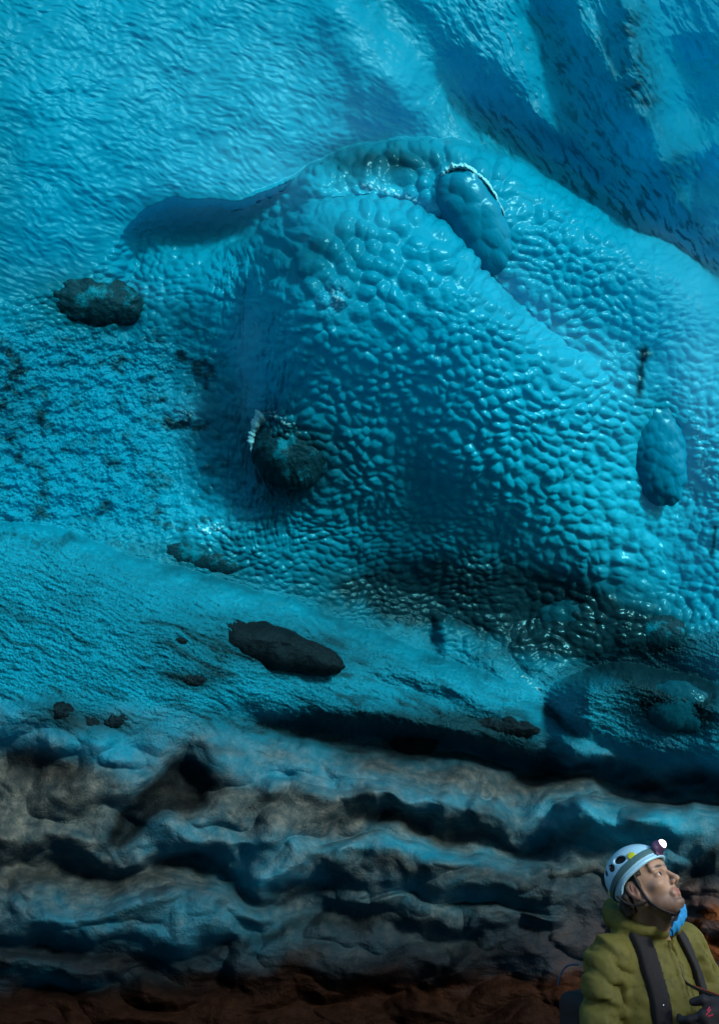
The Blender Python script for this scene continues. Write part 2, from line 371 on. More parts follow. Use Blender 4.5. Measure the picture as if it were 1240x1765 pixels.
blob(DIRT_SHADE, 335, 390, 120, 46, -6, .5); stroke(DIRT_SHADE, [(560,285),(650,272),(750,280)], 34, .4); blob(DIRT_SHADE, 545, 440, 90, 60, 0, .2); blob(DIRT_SHADE, 500, 800, 50, 46, 0, .35)
DIRT_SHADE += APRON*.62*sstep(-.05, .45, fbm(ru/90, rv/20, 5, 94, .6))*sstep(-80, 260, Y-(905+.25*X)) + APRON*.24
dk = np.zeros(X.shape)  # shade painted under the overhang and in recesses, plus the dark rock wedge
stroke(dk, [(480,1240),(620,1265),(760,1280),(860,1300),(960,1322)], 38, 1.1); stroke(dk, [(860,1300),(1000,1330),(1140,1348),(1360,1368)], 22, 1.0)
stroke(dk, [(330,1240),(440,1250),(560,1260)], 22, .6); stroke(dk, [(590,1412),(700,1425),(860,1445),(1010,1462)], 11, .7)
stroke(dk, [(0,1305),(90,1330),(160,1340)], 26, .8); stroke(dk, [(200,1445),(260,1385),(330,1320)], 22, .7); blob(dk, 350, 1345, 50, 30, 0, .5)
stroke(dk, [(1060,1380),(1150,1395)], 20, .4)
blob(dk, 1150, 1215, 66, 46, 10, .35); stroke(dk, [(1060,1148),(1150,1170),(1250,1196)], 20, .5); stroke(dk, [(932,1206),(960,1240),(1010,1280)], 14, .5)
for q in [(500,795,70,64),(158,528,110,50),(462,1120,150,34),(345,965,110,34),(1130,1092,80,44),(975,1062,95,80),(862,1252,80,20),(706,1276,90,40),(1168,1218,90,60),(103,1228,34,24),(180,1246,60,20),(328,1172,44,16)]: blob(DIRT_SHADE, q[0], q[1], q[2]*1.35, q[3]*1.4, 8, .62)
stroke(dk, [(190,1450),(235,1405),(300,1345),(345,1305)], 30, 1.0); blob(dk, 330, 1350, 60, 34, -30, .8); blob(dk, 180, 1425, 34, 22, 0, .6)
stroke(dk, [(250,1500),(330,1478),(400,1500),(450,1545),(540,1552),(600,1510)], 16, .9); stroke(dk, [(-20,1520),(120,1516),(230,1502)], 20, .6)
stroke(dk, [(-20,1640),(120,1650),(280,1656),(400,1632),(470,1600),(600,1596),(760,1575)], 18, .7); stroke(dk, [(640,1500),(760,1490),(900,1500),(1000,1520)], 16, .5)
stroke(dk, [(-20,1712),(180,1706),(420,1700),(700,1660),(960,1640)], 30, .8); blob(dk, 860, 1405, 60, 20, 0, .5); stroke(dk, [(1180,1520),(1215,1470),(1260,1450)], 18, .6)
DIRT_SHADE = np.clip(DIRT_SHADE + dk*(.9+.4*fbm(X/40, Y/24, 3, 95)), 0, 1)
# cracks / debris above the right-hand knob
stroke(DIRT_SHADE, [(1108,600),(1103,640),(1098,690)], 7, .9); blob(DIRT_SHADE, 1112, 608, 14, 12, 0, .8); stroke(DIRT_SHADE, [(1232,900),(1228,960)], 4, .9)
WHITE = np.zeros(X.shape)  # white ice caps and streaks, plus glints and sheen painted as colour
stroke(WHITE, [(606,322),(650,326),(700,342),(740,356)], 9, .8); stroke(WHITE, [(440,722),(460,708),(490,722),(524,752)], 7, 1.2); blob(WHITE, 365, 912, 30, 15, 10, 1.1)
stroke(WHITE, [(1080,1068),(1076,1100),(1080,1130)], 9, 1.0); blob(WHITE, 1095, 1062, 18, 10, 0, .6)
stroke(WHITE, [(800,1082),(860,1122),(905,1164),(930,1190)], 7, .8); blob(WHITE, 925, 1188, 26, 12, 40, .5)
stroke(WHITE, [(1190,700),(1215,780),(1235,850)], 16, .6); blob(WHITE, 576, 515, 24, 28, 0, .75); blob(WHITE, 325, 715, 26, 22, 0, .8); stroke(WHITE, [(985,1004),(1004,1020),(1014,1038)], 4, 1.0)
stroke(WHITE, [(150,484),(190,488),(232,504)], 9, .5); stroke(WHITE, [(960,1400),(1040,1384),(1130,1382)], 8, .25)
WHITE = np.clip(WHITE*1.15, 0, 1)*(.12+.88*sstep(-.05, .25, fbm(X/5, Y/4, 3, 96)))
GLOW_FROST = np.zeros(X.shape)        # ice glow painted as paler colour, plus frosty streaks on the apron
for q in [(470,300,170,70,-8,.5),(520,170,300,110,10,.28),(665,338,80,16,12,.5),(1215,700,60,230,0,.6),(1160,440,90,50,30,.35),(1010,960,150,90,0,.25),(925,1190,60,30,30,.5),(1180,1120,110,44,0,.45),(250,975,330,40,12,.14),(1060,800,110,170,-15,.22),(1060,1215,130,50,0,.45),(1120,1165,120,16,10,.3),(560,1150,220,34,12,.3),(1090,1402,170,22,2,.6),(325,715,44,40,0,.3),(365,915,60,34,0,.5),(190,490,80,16,12,.5),(620,380,120,30,0,.25),(700,1460,150,20,3,.3)]: blob(GLOW_FROST, *q)
stroke(GLOW_FROST, [(800,420),(900,530),(1020,620),(1120,700)], 46, .40); stroke(GLOW_FROST, [(436,520),(428,640),(440,760),(450,900)], 22, .25)
GLOW_FROST = np.clip(GLOW_FROST, 0, .6)*(.75+.5*fbm(X/90, Y/60, 4, 98)) + APRON*(1-low)*.22*sstep(.0, .45, fbm(ru/38, rv/6, 4, 99))
SHADE = np.zeros(X.shape)      # shaded parts of the dome and edges, painted as darker ice colour
for q in [(660,285,150,30,0,.6),(560,430,110,40,-20,.2),(500,450,120,100,0,.3),(350,680,70,150,0,.38),(-10,300,60,300,0,.3),(20,690,70,80,0,.5),(620,820,240,120,10,.38),(800,1030,290,95,6,.62),(640,1040,140,30,12,.3)]: blob(SHADE, *q)
DIRT_SHADE = np.clip(DIRT_SHADE + SHADE*(1-low)*(.8+.5*fbm(X/50, Y/50, 3, 100)), 0, 1)
WSURF = WHITE; WHITE = np.clip(np.maximum(WHITE, GLOW_FROST*(1-low*.3)), 0, 1)
THRU = np.clip(.42 + .12*topn - .34*BULGE*sstep(560, 900, Y) + .20*sstep(980, 1240, X)*(1-low) - .25*APRON, .05, .9)
GRIT = np.clip(.60*APRON + .35*LEFT + 0.5*low + .18*BULGE*sstep(900, 1080, Y)*sstep(1000, 800, X), 0, 1)

H += WSURF*(.014*fbm(X/9, Y/8, 3, 97)+.005)
DEP = BASE - H
V3 = at(X.ravel(), Y.ravel(), DEP.ravel()).reshape(X.shape+(3,))
def blur(a, n=3):
    for _ in range(n):
        a = (np.roll(a, 1, 0)+2*a+np.roll(a, -1, 0))/4; a = (np.roll(a, 1, 1)+2*a+np.roll(a, -1, 1))/4
    return a
Vs = np.stack([blur(V3[..., k], 4) for k in range(3)], -1)
NRM = np.cross(np.gradient(Vs, axis=1), np.gradient(Vs, axis=0)); NRM /= np.linalg.norm(NRM, axis=-1, keepdims=True)+1e-12
NRM *= np.sign((NRM*(CAM-V3)).sum(-1, keepdims=True)); V3 += NRM*NREL[..., None]
V = V3.reshape(-1, 3)
ny, nx = X.shape
idx = np.arange(ny*nx).reshape(ny, nx)
Fq = np.stack([idx[:-1,:-1], idx[1:,:-1], idx[1:,1:], idx[:-1,1:]], -1)
WARM_GLOW = np.zeros(X.shape)  # warm glow of an unseen lamp, painted as orange rock colour
for q in [(1245,1635,60,70,0,.9),(1195,1550,40,60,0,.35),(1150,1640,200,80,0,.3),(560,1700,500,40,-4,.10)]: blob(WARM_GLOW, *q)
WARM_GLOW = np.clip(WARM_GLOW*(.8+.9*fbm(X/50, Y/34, 4, 110)), 0, 1); SED = np.maximum(SED, np.clip(WARM_GLOW*1.6, 0, 1))
zone = np.stack([DIRT_SHADE, np.clip(SED, 0, 1), THRU, WARM_GLOW], -1).reshape(-1, 4); zone2 = np.stack([GRIT, WHITE, ROCK], -1).reshape(-1, 3)
# the sheet is two things: clean ice above, sediment-laden wall below; they meet along the dark overhang
split = np.searchsorted(gy, 1300)
cut = np.interp(gx, [-950,0,300,620,860,1100,1240,2200], [1230,1235,1250,1275,1310,1360,1385,1400])
row = np.searchsorted(gy, cut)
facemask = (np.arange(ny-1)[:,None] < row[None,:-1])
def sub(name, mask):
    f = Fq[mask]; u, inv = np.unique(f.ravel(), return_inverse=True)
    o = mesh_np(name, V[u], inv.reshape(-1, 4), ICE); attr(o, 'zone', zone[u]); attr(o, 'zone2', zone2[u]); return o
def depth_at(px, py):
    j = min(max(np.searchsorted(gy, py), 0), ny-1); i = min(max(np.searchsorted(gx, px), 0), nx-1); return float(DEP[j, i])
ceil_o = sub('ice_ceiling', facemask); tag(ceil_o, 'blue scalloped glacier ice arching over the cave', 'ice ceiling', kind='structure')
wall_o = sub('cave_wall', ~facemask); tag(wall_o, 'folded wall of dirty grey ice and brown rock at the foot of the cave', 'cave wall', kind='structure')

# ground: one sheet of dark gravel
gm = NT('dark_gravel'); co = gm.n('TexCoord').outputs['Object']
vz = gm.n('TexVoronoi', {'Vector': co, 'Scale': 16.0}); nz = gm.noise(co, 5, 6)
gc = gm.mix(nz, (.012, .010, .009), (.07, .06, .05))
gb = gm.bump(gm.math('ADD', vz.outputs['Distance'], nz), .8, .03)
GRAV = gm.done(gm.n('BsdfPrincipled', {'Base Color': gc, 'Roughness': .7, 'Normal': gb}).outputs[0])
n = 140; a = np.linspace(-1, 1, n); a = np.sign(a)*np.abs(a)**2.2*60
GX, GY = np.meshgrid(a, a+2); GZ = .05*fbm(GX/1.2, GY/1.2, 4, 5) - .02
gi = np.arange(n*n).reshape(n, n)
gr = mesh_np('ground', np.stack([GX.ravel(), GY.ravel(), GZ.ravel()], -1), np.stack([gi[:-1,:-1], gi[:-1,1:], gi[1:,1:], gi[1:,:-1]], -1).reshape(-1, 4), GRAV)
tag(gr, kind='structure')

# an unseen bank added behind the camera: it keeps the low sun off the foot of the wall
n = 120; bx = np.linspace(-14, 9, n); by = np.linspace(-9, -1.0, 70); BX, BY = np.meshgrid(bx, by)
top = 5.0*sstep(8.6, 6.4, BX)*sstep(-14, -9, BX)*np.exp(-((BY+3.6)/1.55)**2)
BZ = top*(1+.10*fbm(BX/1.6, BY/1.6, 4, 7)) + .07*fbm(BX/.4, BY/.4, 3, 8) - .12
bi = np.arange(n*70).reshape(70, n)
bk_ = mesh_np('sun_blocker_bank', np.stack([BX.ravel(), BY.ravel(), BZ.ravel()], -1), np.stack([bi[:-1,:-1], bi[:-1,1:], bi[1:,1:], bi[1:,:-1]], -1).reshape(-1, 4), GRAV)
tag(bk_, kind='structure')
# ------------------------------------------------------------------ boulders and ice knobs frozen into the cave, each a thing of its own
def rock_material(name, dark, light, scale=9.0, rough=.45, frost=None):
    t = NT(name); co = t.n('TexCoord').outputs['Object']
    n1 = t.noise(co, scale, 6, .65); n2 = t.noise(co, scale*7, 4, .7)
    c = t.mix(n1, dark, light)
    if frost:                                         # rime frozen on in patches
        f = t.ramp(t.noise(co, scale*1.6, 5, .7), [(.52, (0, 0, 0)), (.66, (1, 1, 1))]); c = t.mix(f, c, frost)
    b = t.bump(t.math('ADD', n1, t.math('MULTIPLY', n2, .5)), .8, .02)
    return t.done(t.n('BsdfPrincipled', {'Base Color': c, 'Roughness': rough, 'Normal': b, 'Specular IOR Level': .06, 'Specular Tint': (.2, .8, 1, 1)}).outputs[0])
ROCKM = rock_material('wet_black_rock', (.0006, .002, .003), (.004, .013, .018), rough=.3)
ROCKF = rock_material('rimed_rock', (.0006, .008, .014), (.002, .035, .052), scale=6, rough=.22, frost=(.0, .12, .18))
ICEK = ice_material('knob_ice', base=(.0, .20, .36), attrs=False, dirt=.24, trans=.1)
ICED = ice_material('dark_knob_ice', base=(.0, .14, .22), attrs=False, dirt=.78, trans=.1)
CRUST = rock_material('ice_crust', (.01, .36, .50), (.25, .80, .92), scale=30, rough=.15)
def lump(name, label, cat, px, py, w, h, ang, mat, seed, sink=.35, thick=.8, bumpy=.0, lumpy=.22, cell=26, group=None, crust=None, pw=2.0, n=110):
    """an irregular rounded body w x h (photo pixels) lying on the ice, its long side turned by ang"""
    D = depth_at(px, py); m = D/FPX*(1.0 if 'knob' in name else 1.16); rx, ry = w*m/2, h*m/2; rz = min(rx, ry)*thick
    c = atv(px, py, D + rz*(sink if 'knob' in name else sink*.6+.40))
    right = Vector((1,0,0)); fwd = (Vector(c)-Vector(CAM.tolist())).normalized(); up = right.cross(fwd).normalized(); right = fwd.cross(up).normalized()
    a = R(-ang); ux = right*math.cos(a)+up*math.sin(a); uy = -right*math.sin(a)+up*math.cos(a)
    th = np.linspace(0, math.pi, n)[:,None]; ph = np.linspace(0, 2*math.pi, 2*n, endpoint=False)[None,:]
    z = -np.cos(th)*np.ones_like(ph); x = np.sin(th)*np.cos(ph); y = np.sin(th)*np.sin(ph)      # pole faces the camera
    k = (np.abs(x)**pw+np.abs(y)**pw+1e-9)**(1/pw)/np.maximum(np.hypot(x, y), 1e-6)
    x = x/k; y = y/k
    ar = math.sqrt(rx/ry); u = x*1.7*ar+z*.5+seed; v = y*1.7/ar+z*.9+seed*.7
    r = 1 + lumpy*fbm(u, v, 4, seed) + lumpy*.22*ridged(u*1.5, v*1.5, 3, seed+3)*(.5 if bumpy == 0 else .15)
    r = r*np.where(np.sin(th) < .04, 1, 1)
    if bumpy: 
        U, W_ = x*w/2/cell+seed, y*h/2/cell
        ix = np.floor(U); iy = np.floor(W_); acc = 0
        for aa in (-1,0,1):
            for bb in (-1,0,1):
                cx = ix+aa; cy = iy+bb; hh = _hash(cx, cy, seed+5)
                qx = cx+.5+.8*(_hash(cx,cy,seed)-.5); qy = cy+.5+.8*(_hash(cx,cy,seed+99)-.5)
                acc = acc + np.exp(12*(.75+.4*hh-(1.8+.5*hh)*((qx-U)**2+(qy-W_)**2)))
        r = r + bumpy*np.log(acc+1)/12
    P3 = (np.stack([x*r*rx, y*r*ry, z*r*rz], -1)).reshape(-1, 3)
    idx = np.arange(n*2*n).reshape(n, 2*n); nxt = np.roll(idx, -1, 1)
    F = np.stack([idx[:-1], idx[1:], nxt[1:], nxt[:-1]], -1).reshape(-1, 4)
    o = mesh_np(name, P3, F, mat)
    M = Matrix((ux, uy, fwd)).transposed().to_4x4(); M.translation = c; o.matrix_world = M
    tag(o, label, cat, group)
    if crust:                                         # a crescent of clear frozen melt along the upper right edge
        f0, f1, wd = crust; t = np.linspace(R(f0), R(f1), 90); m2 = 14; rows = []
        for j in range(m2):
            q = j/(m2-1); env = np.sin(np.pi*(t-t[0])/(t[-1]-t[0]))**.6*np.clip(.75+1.1*fbm(t*5.0, t*0+seed, 3, seed), .12, 1.3)
            rr = 1 + .02 + (q-.35)*wd*env
            zz = -.35 - .55*np.sin(math.pi*q)*env + .12*fbm(t*9, np.full(t.shape, q*3.0), 3, seed)
            w8 = 1+.035*fbm(t*14, np.full(t.shape, q*4.), 3, seed+4)
            rows.append(np.stack([np.cos(t)*rr*rx*w8, np.sin(t)*rr*ry*w8, zz*rz*.6], -1))
        G = np.array(rows); back = G + np.array([0, 0, .03]); A = np.concatenate([G.reshape(-1,3), back.reshape(-1,3)])
        ii = np.arange(m2*90).reshape(m2, 90); q1 = np.stack([ii[:-1,:-1], ii[:-1,1:], ii[1:,1:], ii[1:,:-1]], -1).reshape(-1,4)
        off = m2*90; loop = np.concatenate([ii[0,:-1], ii[:-1,-1], ii[-1,:0:-1], ii[:0:-1,0]]); nl = np.roll(loop, -1)
        side = np.stack([loop, loop+off, nl+off, nl], -1)
        mesh_np('ice_crust', A, np.concatenate([q1, q1[:, ::-1]+off, side]), CRUST, o)
    return o
lump('ice_knob', 'long scalloped ice knob hanging in the fold at the top of the dome', 'ice knob', 818, 384, 100, 190, -27, ICEK, 11, sink=.25, thick=.75, bumpy=.075, lumpy=.05, cell=30, pw=2.3, crust=(-10, 120, .20))
lump('ice_knob', 'broad pale scalloped ice knob below a dark crack near the right edge', 'ice knob', 1128, 768, 96, 205, -14, ICEK, 12, sink=.05, thick=.62, bumpy=.06, lumpy=.08, cell=20, pw=2.2)
lump('boulder', 'dark boulder with a bright white ice cap in the middle of the scalloped ice', 'boulder', 498, 782, 104, 122, -32, ROCKF, 13, sink=.3, thick=.7, lumpy=.18, crust=(25, 150, .42))
lump('boulder', 'dark oval boulder in the rippled ice near the left edge', 'boulder', 158, 523, 158, 80, 4, ROCKF, 14, sink=.1, thick=.9, lumpy=.16)
lump('boulder', 'long black slab of rock sloping down to the right on the pale ice apron', 'boulder', 452, 1112, 262, 66, 15, ROCKM, 15, sink=-.1, thick=1.1, lumpy=.2, pw=1.7)
lump('boulder', 'low teal iced-over boulder under a white glint, left of the dome foot', 'boulder', 345, 962, 150, 46, 12, ROCKF, 17, sink=.5, thick=.9, lumpy=.12)
lump('boulder', 'dark boulder behind the white ice streak above the right-hand lobe', 'boulder', 1130, 1090, 96, 62, 2, ROCKF, 18, sink=.4, thick=.8, lumpy=.12, crust=(125, 235, .45))
lump('boulder', 'rounded dark boulder glazed in the shadowed base of the dome under a star-shaped glint', 'boulder', 975, 1062, 96, 96, 0, ICED, 19, sink=.6, thick=.6, bumpy=.08, lumpy=.1, cell=18)
lump('boulder', 'small jagged dark rocks on the thin ice shelf below the dome foot', 'boulder', 862, 1250, 112, 30, 8, ROCKM, 20, sink=.35, thick=.9, lumpy=.4)
lump('boulder', 'smooth black round boulder in the shadow of the overhang', 'boulder', 706, 1274, 84, 50, 5, ROCKM, 21, sink=.4, thick=.8, lumpy=.12)
lump('boulder', 'dark glazed boulder showing in the large lobe at the right edge', 'boulder', 1168, 1218, 104, 74, 10, ICED, 22, sink=.7, thick=.6, lumpy=.14, bumpy=.04)
lump('boulder', 'small black rock at the left end of the row above the dirty ice', 'rock', 103, 1226, 38, 28, 0, ROCKM, 23, sink=.3, thick=1, lumpy=.25, group='black rocks in a row above the dirty ice')
lump('boulder', 'low black rock between two others in the row above the dirty ice', 'rock', 158, 1246, 34, 22, 0, ROCKM, 24, sink=.3, thick=1, lumpy=.25, group='black rocks in a row above the dirty ice')
lump('boulder', 'wide black rock at the right end of the row above the dirty ice', 'rock', 200, 1242, 44, 24, -10, ROCKM, 25, sink=.3, thick=1, lumpy=.25, group='black rocks in a row above the dirty ice')
lump('boulder', 'small dark rock poking from the glittering apron below the long slab', 'rock', 328, 1172, 44, 20, 6, ROCKM, 26, sink=.4, thick=1, lumpy=.35)
lump('boulder', 'black pebble beside the upper left tip of the long slab', 'rock', 305, 1104, 30, 12, 8, ROCKM, 27, sink=.4, thick=1, lumpy=.35)
# ------------------------------------------------------------------ the person: signed-distance modelling polygonised with surface nets
def surface_nets(f, lo, hi, h):
    n = [int(math.ceil((b-a)/h))+1 for a, b in zip(lo, hi)]
    ax = [lo[i]+h*np.arange(n[i]) for i in range(3)]
    k = 4; nc = [(m-1)//k+2 for m in n]                 # coarse pass first, then only the points near the surface
    Cg = np.stack(np.meshgrid(*[lo[i]+h*k*np.arange(nc[i]) for i in range(3)], indexing='ij'), -1); Fc = f(Cg)
    near = np.abs(Fc) < h*k*2.6
    up = [np.minimum((np.arange(m)+k//2)//k, nc[i]-1) for i, m in enumerate(n)]
    F = Fc[np.ix_(*up)].astype(float); M = near[np.ix_(*up)]; ii = np.nonzero(M)
    pts = np.stack([ax[0][ii[0]], ax[1][ii[1]], ax[2][ii[2]]], -1); F[ii] = f(pts)
    F[[0,-1]] = np.maximum(F[[0,-1]], h); F[:,[0,-1]] = np.maximum(F[:,[0,-1]], h); F[:,:,[0,-1]] = np.maximum(F[:,:,[0,-1]], h)
    S = F < 0
    A = np.zeros(tuple(k-1 for k in n)+(3,)); cnt = np.zeros(tuple(k-1 for k in n))
    cs = [(a,b,c) for a in (0,1) for b in (0,1) for c in (0,1)]
    def sl(c): return tuple(slice(c[i], n[i]-1+c[i]) for i in range(3))
    for c in cs:
        for d in range(3):
            if c[d]: continue
            e = list(c); e[d] = 1
            f0 = F[sl(c)]; f1 = F[sl(e)]; m = (f0 < 0) != (f1 < 0)
            t = np.where(m, f0/np.where(m, f0-f1, 1), 0)
            for k in range(3): A[..., k] += m*(c[k] + (t if k == d else 0))
            cnt += m
    act = cnt > 0; vid = np.full(act.shape, -1); vid[act] = np.arange(act.sum())
    cell = np.stack(np.nonzero(act), -1); V = (A[act]/cnt[act][:,None] + cell)*h + np.array(lo)
    quads = []
    for d in range(3):
        e = [slice(None)]*3; g = [slice(None)]*3; e[d] = slice(0, n[d]-1); g[d] = slice(1, n[d])
        s0 = S[tuple(e)]; s1 = S[tuple(g)]; m = s0 != s1; o = [k for k in range(3) if k != d]
        ii = np.stack(np.nonzero(m), -1); flip = s0[m]
        ok = (ii[:,o[0]] > 0) & (ii[:,o[1]] > 0) & (ii[:,o[0]] < n[o[0]]-1) & (ii[:,o[1]] < n[o[1]]-1); ii = ii[ok]; flip = flip[ok]
        def g_(a, b):
            j = ii.copy(); j[:,o[0]] -= a; j[:,o[1]] -= b; return vid[j[:,0], j[:,1], j[:,2]]
        q = np.stack([g_(1,1), g_(0,1), g_(0,0), g_(1,0)], -1)
        fl = flip if d != 1 else ~flip
        q[~fl] = q[~fl][:, ::-1]; quads.append(q)
    return V, np.concatenate(quads)
def smin(a, b, k):
    h = np.clip(.5+.5*(b-a)/k, 0, 1); return b*(1-h)+a*h - k*h*(1-h)
def smax(a, b, k): return -smin(-a, -b, k)
def sph(p, c, r): return np.linalg.norm(p-np.array(c), axis=-1)-r
def ell(p, c, r, ry=0, rz=0):
    q = p-np.array(c, float); 
    if ry: cc, ss = math.cos(R(ry)), math.sin(R(ry)); q = np.stack([q[...,0]*cc-q[...,2]*ss, q[...,1], q[...,0]*ss+q[...,2]*cc], -1)
    if rz: cc, ss = math.cos(R(rz)), math.sin(R(rz)); q = np.stack([q[...,0]*cc+q[...,1]*ss, -q[...,0]*ss+q[...,1]*cc, q[...,2]], -1)
    r = np.array(r, float); k0 = np.linalg.norm(q/r, axis=-1); k1 = np.linalg.norm(q/(r*r), axis=-1)
    return k0*(k0-1)/np.maximum(k1, 1e-9)
def cap(p, a, b, ra, rb=None):
    rb = ra if rb is None else rb; a = np.array(a, float); b = np.array(b, float); d = b-a
    t = np.clip(((p-a)@d)/(d@d), 0, 1); return np.linalg.norm(p-a-t[...,None]*d, axis=-1)-(ra+(rb-ra)*t)
def chain(p, pts, rs, k):
    r = None
    for i in range(len(pts)-1):
        c = cap(p, pts[i], pts[i+1], rs[i], rs[i+1]); r = c if r is None else smin(r, c, k)
    return r
def n3(p, s, sd=0):
    return .5*(fbm((p[...,0]+.37*p[...,1])*s, (p[...,2]-.29*p[...,1])*s, 3, sd)+fbm((p[...,1]+.31*p[...,0])*s, (p[...,2]+.23*p[...,0])*s, 3, sd+7))

SKIN = None
def skin_material():
    t = NT('skin'); co = t.n('TexCoord').outputs['Object']
    at_ = t.n('SeparateColor', {'Color': t.n('Attribute', attribute_name='face').outputs['Color']})
    n = t.noise(co, 90, 6, .75)
    base = t.mix(n, (.24, .15, .10), (.44, .30, .215))
    c = t.mix(t.math('MULTIPLY', at_.outputs[0], t.math('ADD', .5, n)), base, (.11, .075, .055))    # stubble
    c = t.mix(at_.outputs[1], c, (.30, .10, .08))                                                   # lips, ear
    c = t.mix(at_.outputs[2], c, (.02, .012, .008))                                                  # brows, nostril
    b = t.bump(n, .25, .002)
    return t.done(t.n('BsdfPrincipled', {'Base Color': c, 'Roughness': .48, 'Normal': t.bump(t.noise(co, 700, 3, .7), .35, .0012, b), 'Subsurface Weight': .12, 'Subsurface Scale': .01, 'Subsurface Radius': (1, .35, .2)}).outputs[0])
SKIN = skin_material()
HS = .0103                                            # metres per head unit (about a centimetre)
HC = atv(1113, 1530, 3.03); HYAW, HPITCH = R(-43), R(29)
HF = Vector((math.cos(HYAW)*math.cos(HPITCH), math.sin(HYAW)*math.cos(HPITCH), math.sin(HPITCH)))   # where the face points
HL = Vector((-math.sin(HYAW), math.cos(HYAW), 0)); HU = HF.cross(HL).normalized()
HR = np.array([list(HF), list(HL), list(HU)])         # rows: forward, far side, up
def to_head(p): return ((p-np.array(HC))@HR.T)/HS
def from_head(q): return np.asarray(q, float)@HR*HS + np.array(HC)
fh = lambda *q: from_head(q)
# joints (the torso is turned about 40 degrees to the right of the camera)
TY = R(32); TF = np.array([math.sin(TY), -math.cos(TY), 0]); TR = np.array([-math.cos(TY), -math.sin(TY), 0]); UP = np.array([0, 0, 1.])
NECK = np.array(atv(1116, 1603, 3.08)); 
def tp(f, r, u): return NECK + TF*f + TR*r + UP*u     # torso frame: forward, to his right, up
SH_R, SH_L = tp(-.01, .192, -.080), tp(-.01, -.196, -.060)
EL_R = tp(.02, .305, -.35); WR_R = tp(.26, .20, -.47)
EL_L = tp(.05, -.29, -.31); WR_L = np.array(atv(1256, 1746, 2.76))
HIP = tp(-.03, 0, -.60)
def head_sdf(p):
    q = to_head(p); a = np.abs(q[...,1]); m = np.stack([q[...,0], a, q[...,2]], -1)
    d = ell(m, (-.9,0,3.9), (9.2,7.4,8.5))
    d = smin(d, ell(m, (3.2,0,-1.5), (6.3,6.0,7.6)), 2.0)
    d = smin(d, cap(m, (0.2,5.2,-4.4), (6.6,1.3,-9.1), 1.9, 1.6), 1.6)
    d = smin(d, cap(m, (.2,5.3,-4.4), (0,6.1,1.5), 1.7, 1.5), 1.6)
    d = smin(d, cap(m, (3,2.6,-7.2), (5.5,1.2,-8), 2.2, 1.9), 2.4)
    d = smin(d, ell(m, (8.0,0,-8.6), (1.7,2.2,1.6)), 1.1)
    d = smin(d, ell(m, (7.4,0,3.6), (2.0,5.4,2.6)), 1.6)          # forehead
    d = smin(d, cap(m, (8.9,.9,2.1), (7.4,4.8,2.3), .75, .6), .9) # brow ridge
    d = smin(d, ell(m, (6.1,4.3,-2.1), (2.1,1.9,1.5)), 1.5)       # cheekbone
    d = smax(d, -ell(m, (9.5,3.1,.5), (2.3,1.9,1.25)), .7)        # eye socket
    d = smin(d, cap(m, (8.9,0,1.4), (11.3,0,-2.2), .72, .88), .7) # nose bridge
    d = smin(d, ell(m, (11.2,0,-2.6), (1.2,1.05,.95)), .5)
    d = smin(d, ell(m, (9.9,1.25,-3.1), (1.15,.62,.75)), .45)
    d = smax(d, -ell(m, (10.6,.62,-3.75), (.5,.32,.4)), .2)
    d = smin(d, ell(m, (8.4,0,-5.9), (1.3,2.6,1.9)), .9)          # muzzle
    d = smin(d, ell(m, (9.15,0,-5.25), (.65,2.1,.45)), .3); d = smin(d, ell(m, (8.95,0,-6.5), (.7,1.8,.5)), .3)
    d = smax(d, -ell(m, (10.1,0,-5.85), (.9,2.3,.14)), .12)
    d = smax(d, -ell(m, (9.6,0,-7.7), (.8,1.5,.45)), .5)
    lid = ell(m, (7.55,3.15,.35), (1.55,1.75,1.35)); slit = ell(m, (9.3,3.15,.42), (1.3,1.4,.60), 0, 0)
    d = smin(d, smax(lid, -slit, .12), .25)                       # lids around the eyeball
    e = ell(m, (-.9,7.5,-.4), (1.9,.75,3.1), -12); e = smax(e, -ell(m, (-.5,8.25,-.1), (1.15,.55,2.0), -12), .3)
    e = smin(e, ell(m, (-.7,7.6,.5), (.35,.55,1.3), 20), .2); e = smin(e, ell(m, (.3,7.3,-1.4), (.5,.5,.7)), .3)
    d = smin(d, e, .45)
    return d*HS
def body_sdf(p):
    d = head_sdf(p)
    d = smin(d, cap(p, fh(-2.8,0,-2.5), NECK+TF*.0+UP*-.02, .062, .066), .022)
    d = smin(d, cap(p, fh(4.2,0,-8.3), NECK+TF*.045+UP*-.03, .022, .03), .03)
    d = smin(d, cap(p, tp(-.02,.12,-.09), tp(-.02,-.12,-.09), .055), .05)
    d = smin(d, cap(p, tp(-.01,0,-.08), tp(0,0,-.22), .085, .10), .04)
    return d
nk = NECK
lo = np.minimum(np.array(HC)-.17, nk-[.22,.20,.30]); hi = np.maximum(np.array(HC)+.17, nk+[.22,.20,.1])
Vb, Fb = surface_nets(body_sdf, lo, hi, .0028)
person = bpy.data.objects.new('person', None); C.objects.link(person)
tag(person, 'person in an olive jacket and white climbing helmet looking up at the ice, headlamp lit', 'person')
body = mesh_np('body', Vb, Fb, SKIN, person)
q = to_head(Vb); a = np.abs(q[:,1])
def g3(c, r): return np.exp(-(((q[:,0]-c[0])/r[0])**2+((a-c[1])/r[1])**2+((q[:,2]-c[2])/r[2])**2))
stub = np.clip(sstep(-2.6, -6.0, q[:,2]-.30*(5-q[:,0]))*sstep(-1.2, .8, q[:,0])*sstep(-13.5, -11, q[:,2]) , 0, 1)*(1-.9*g3((9.3,0,-5.9),(1.1,2.2,1.1)))
stub *= .8
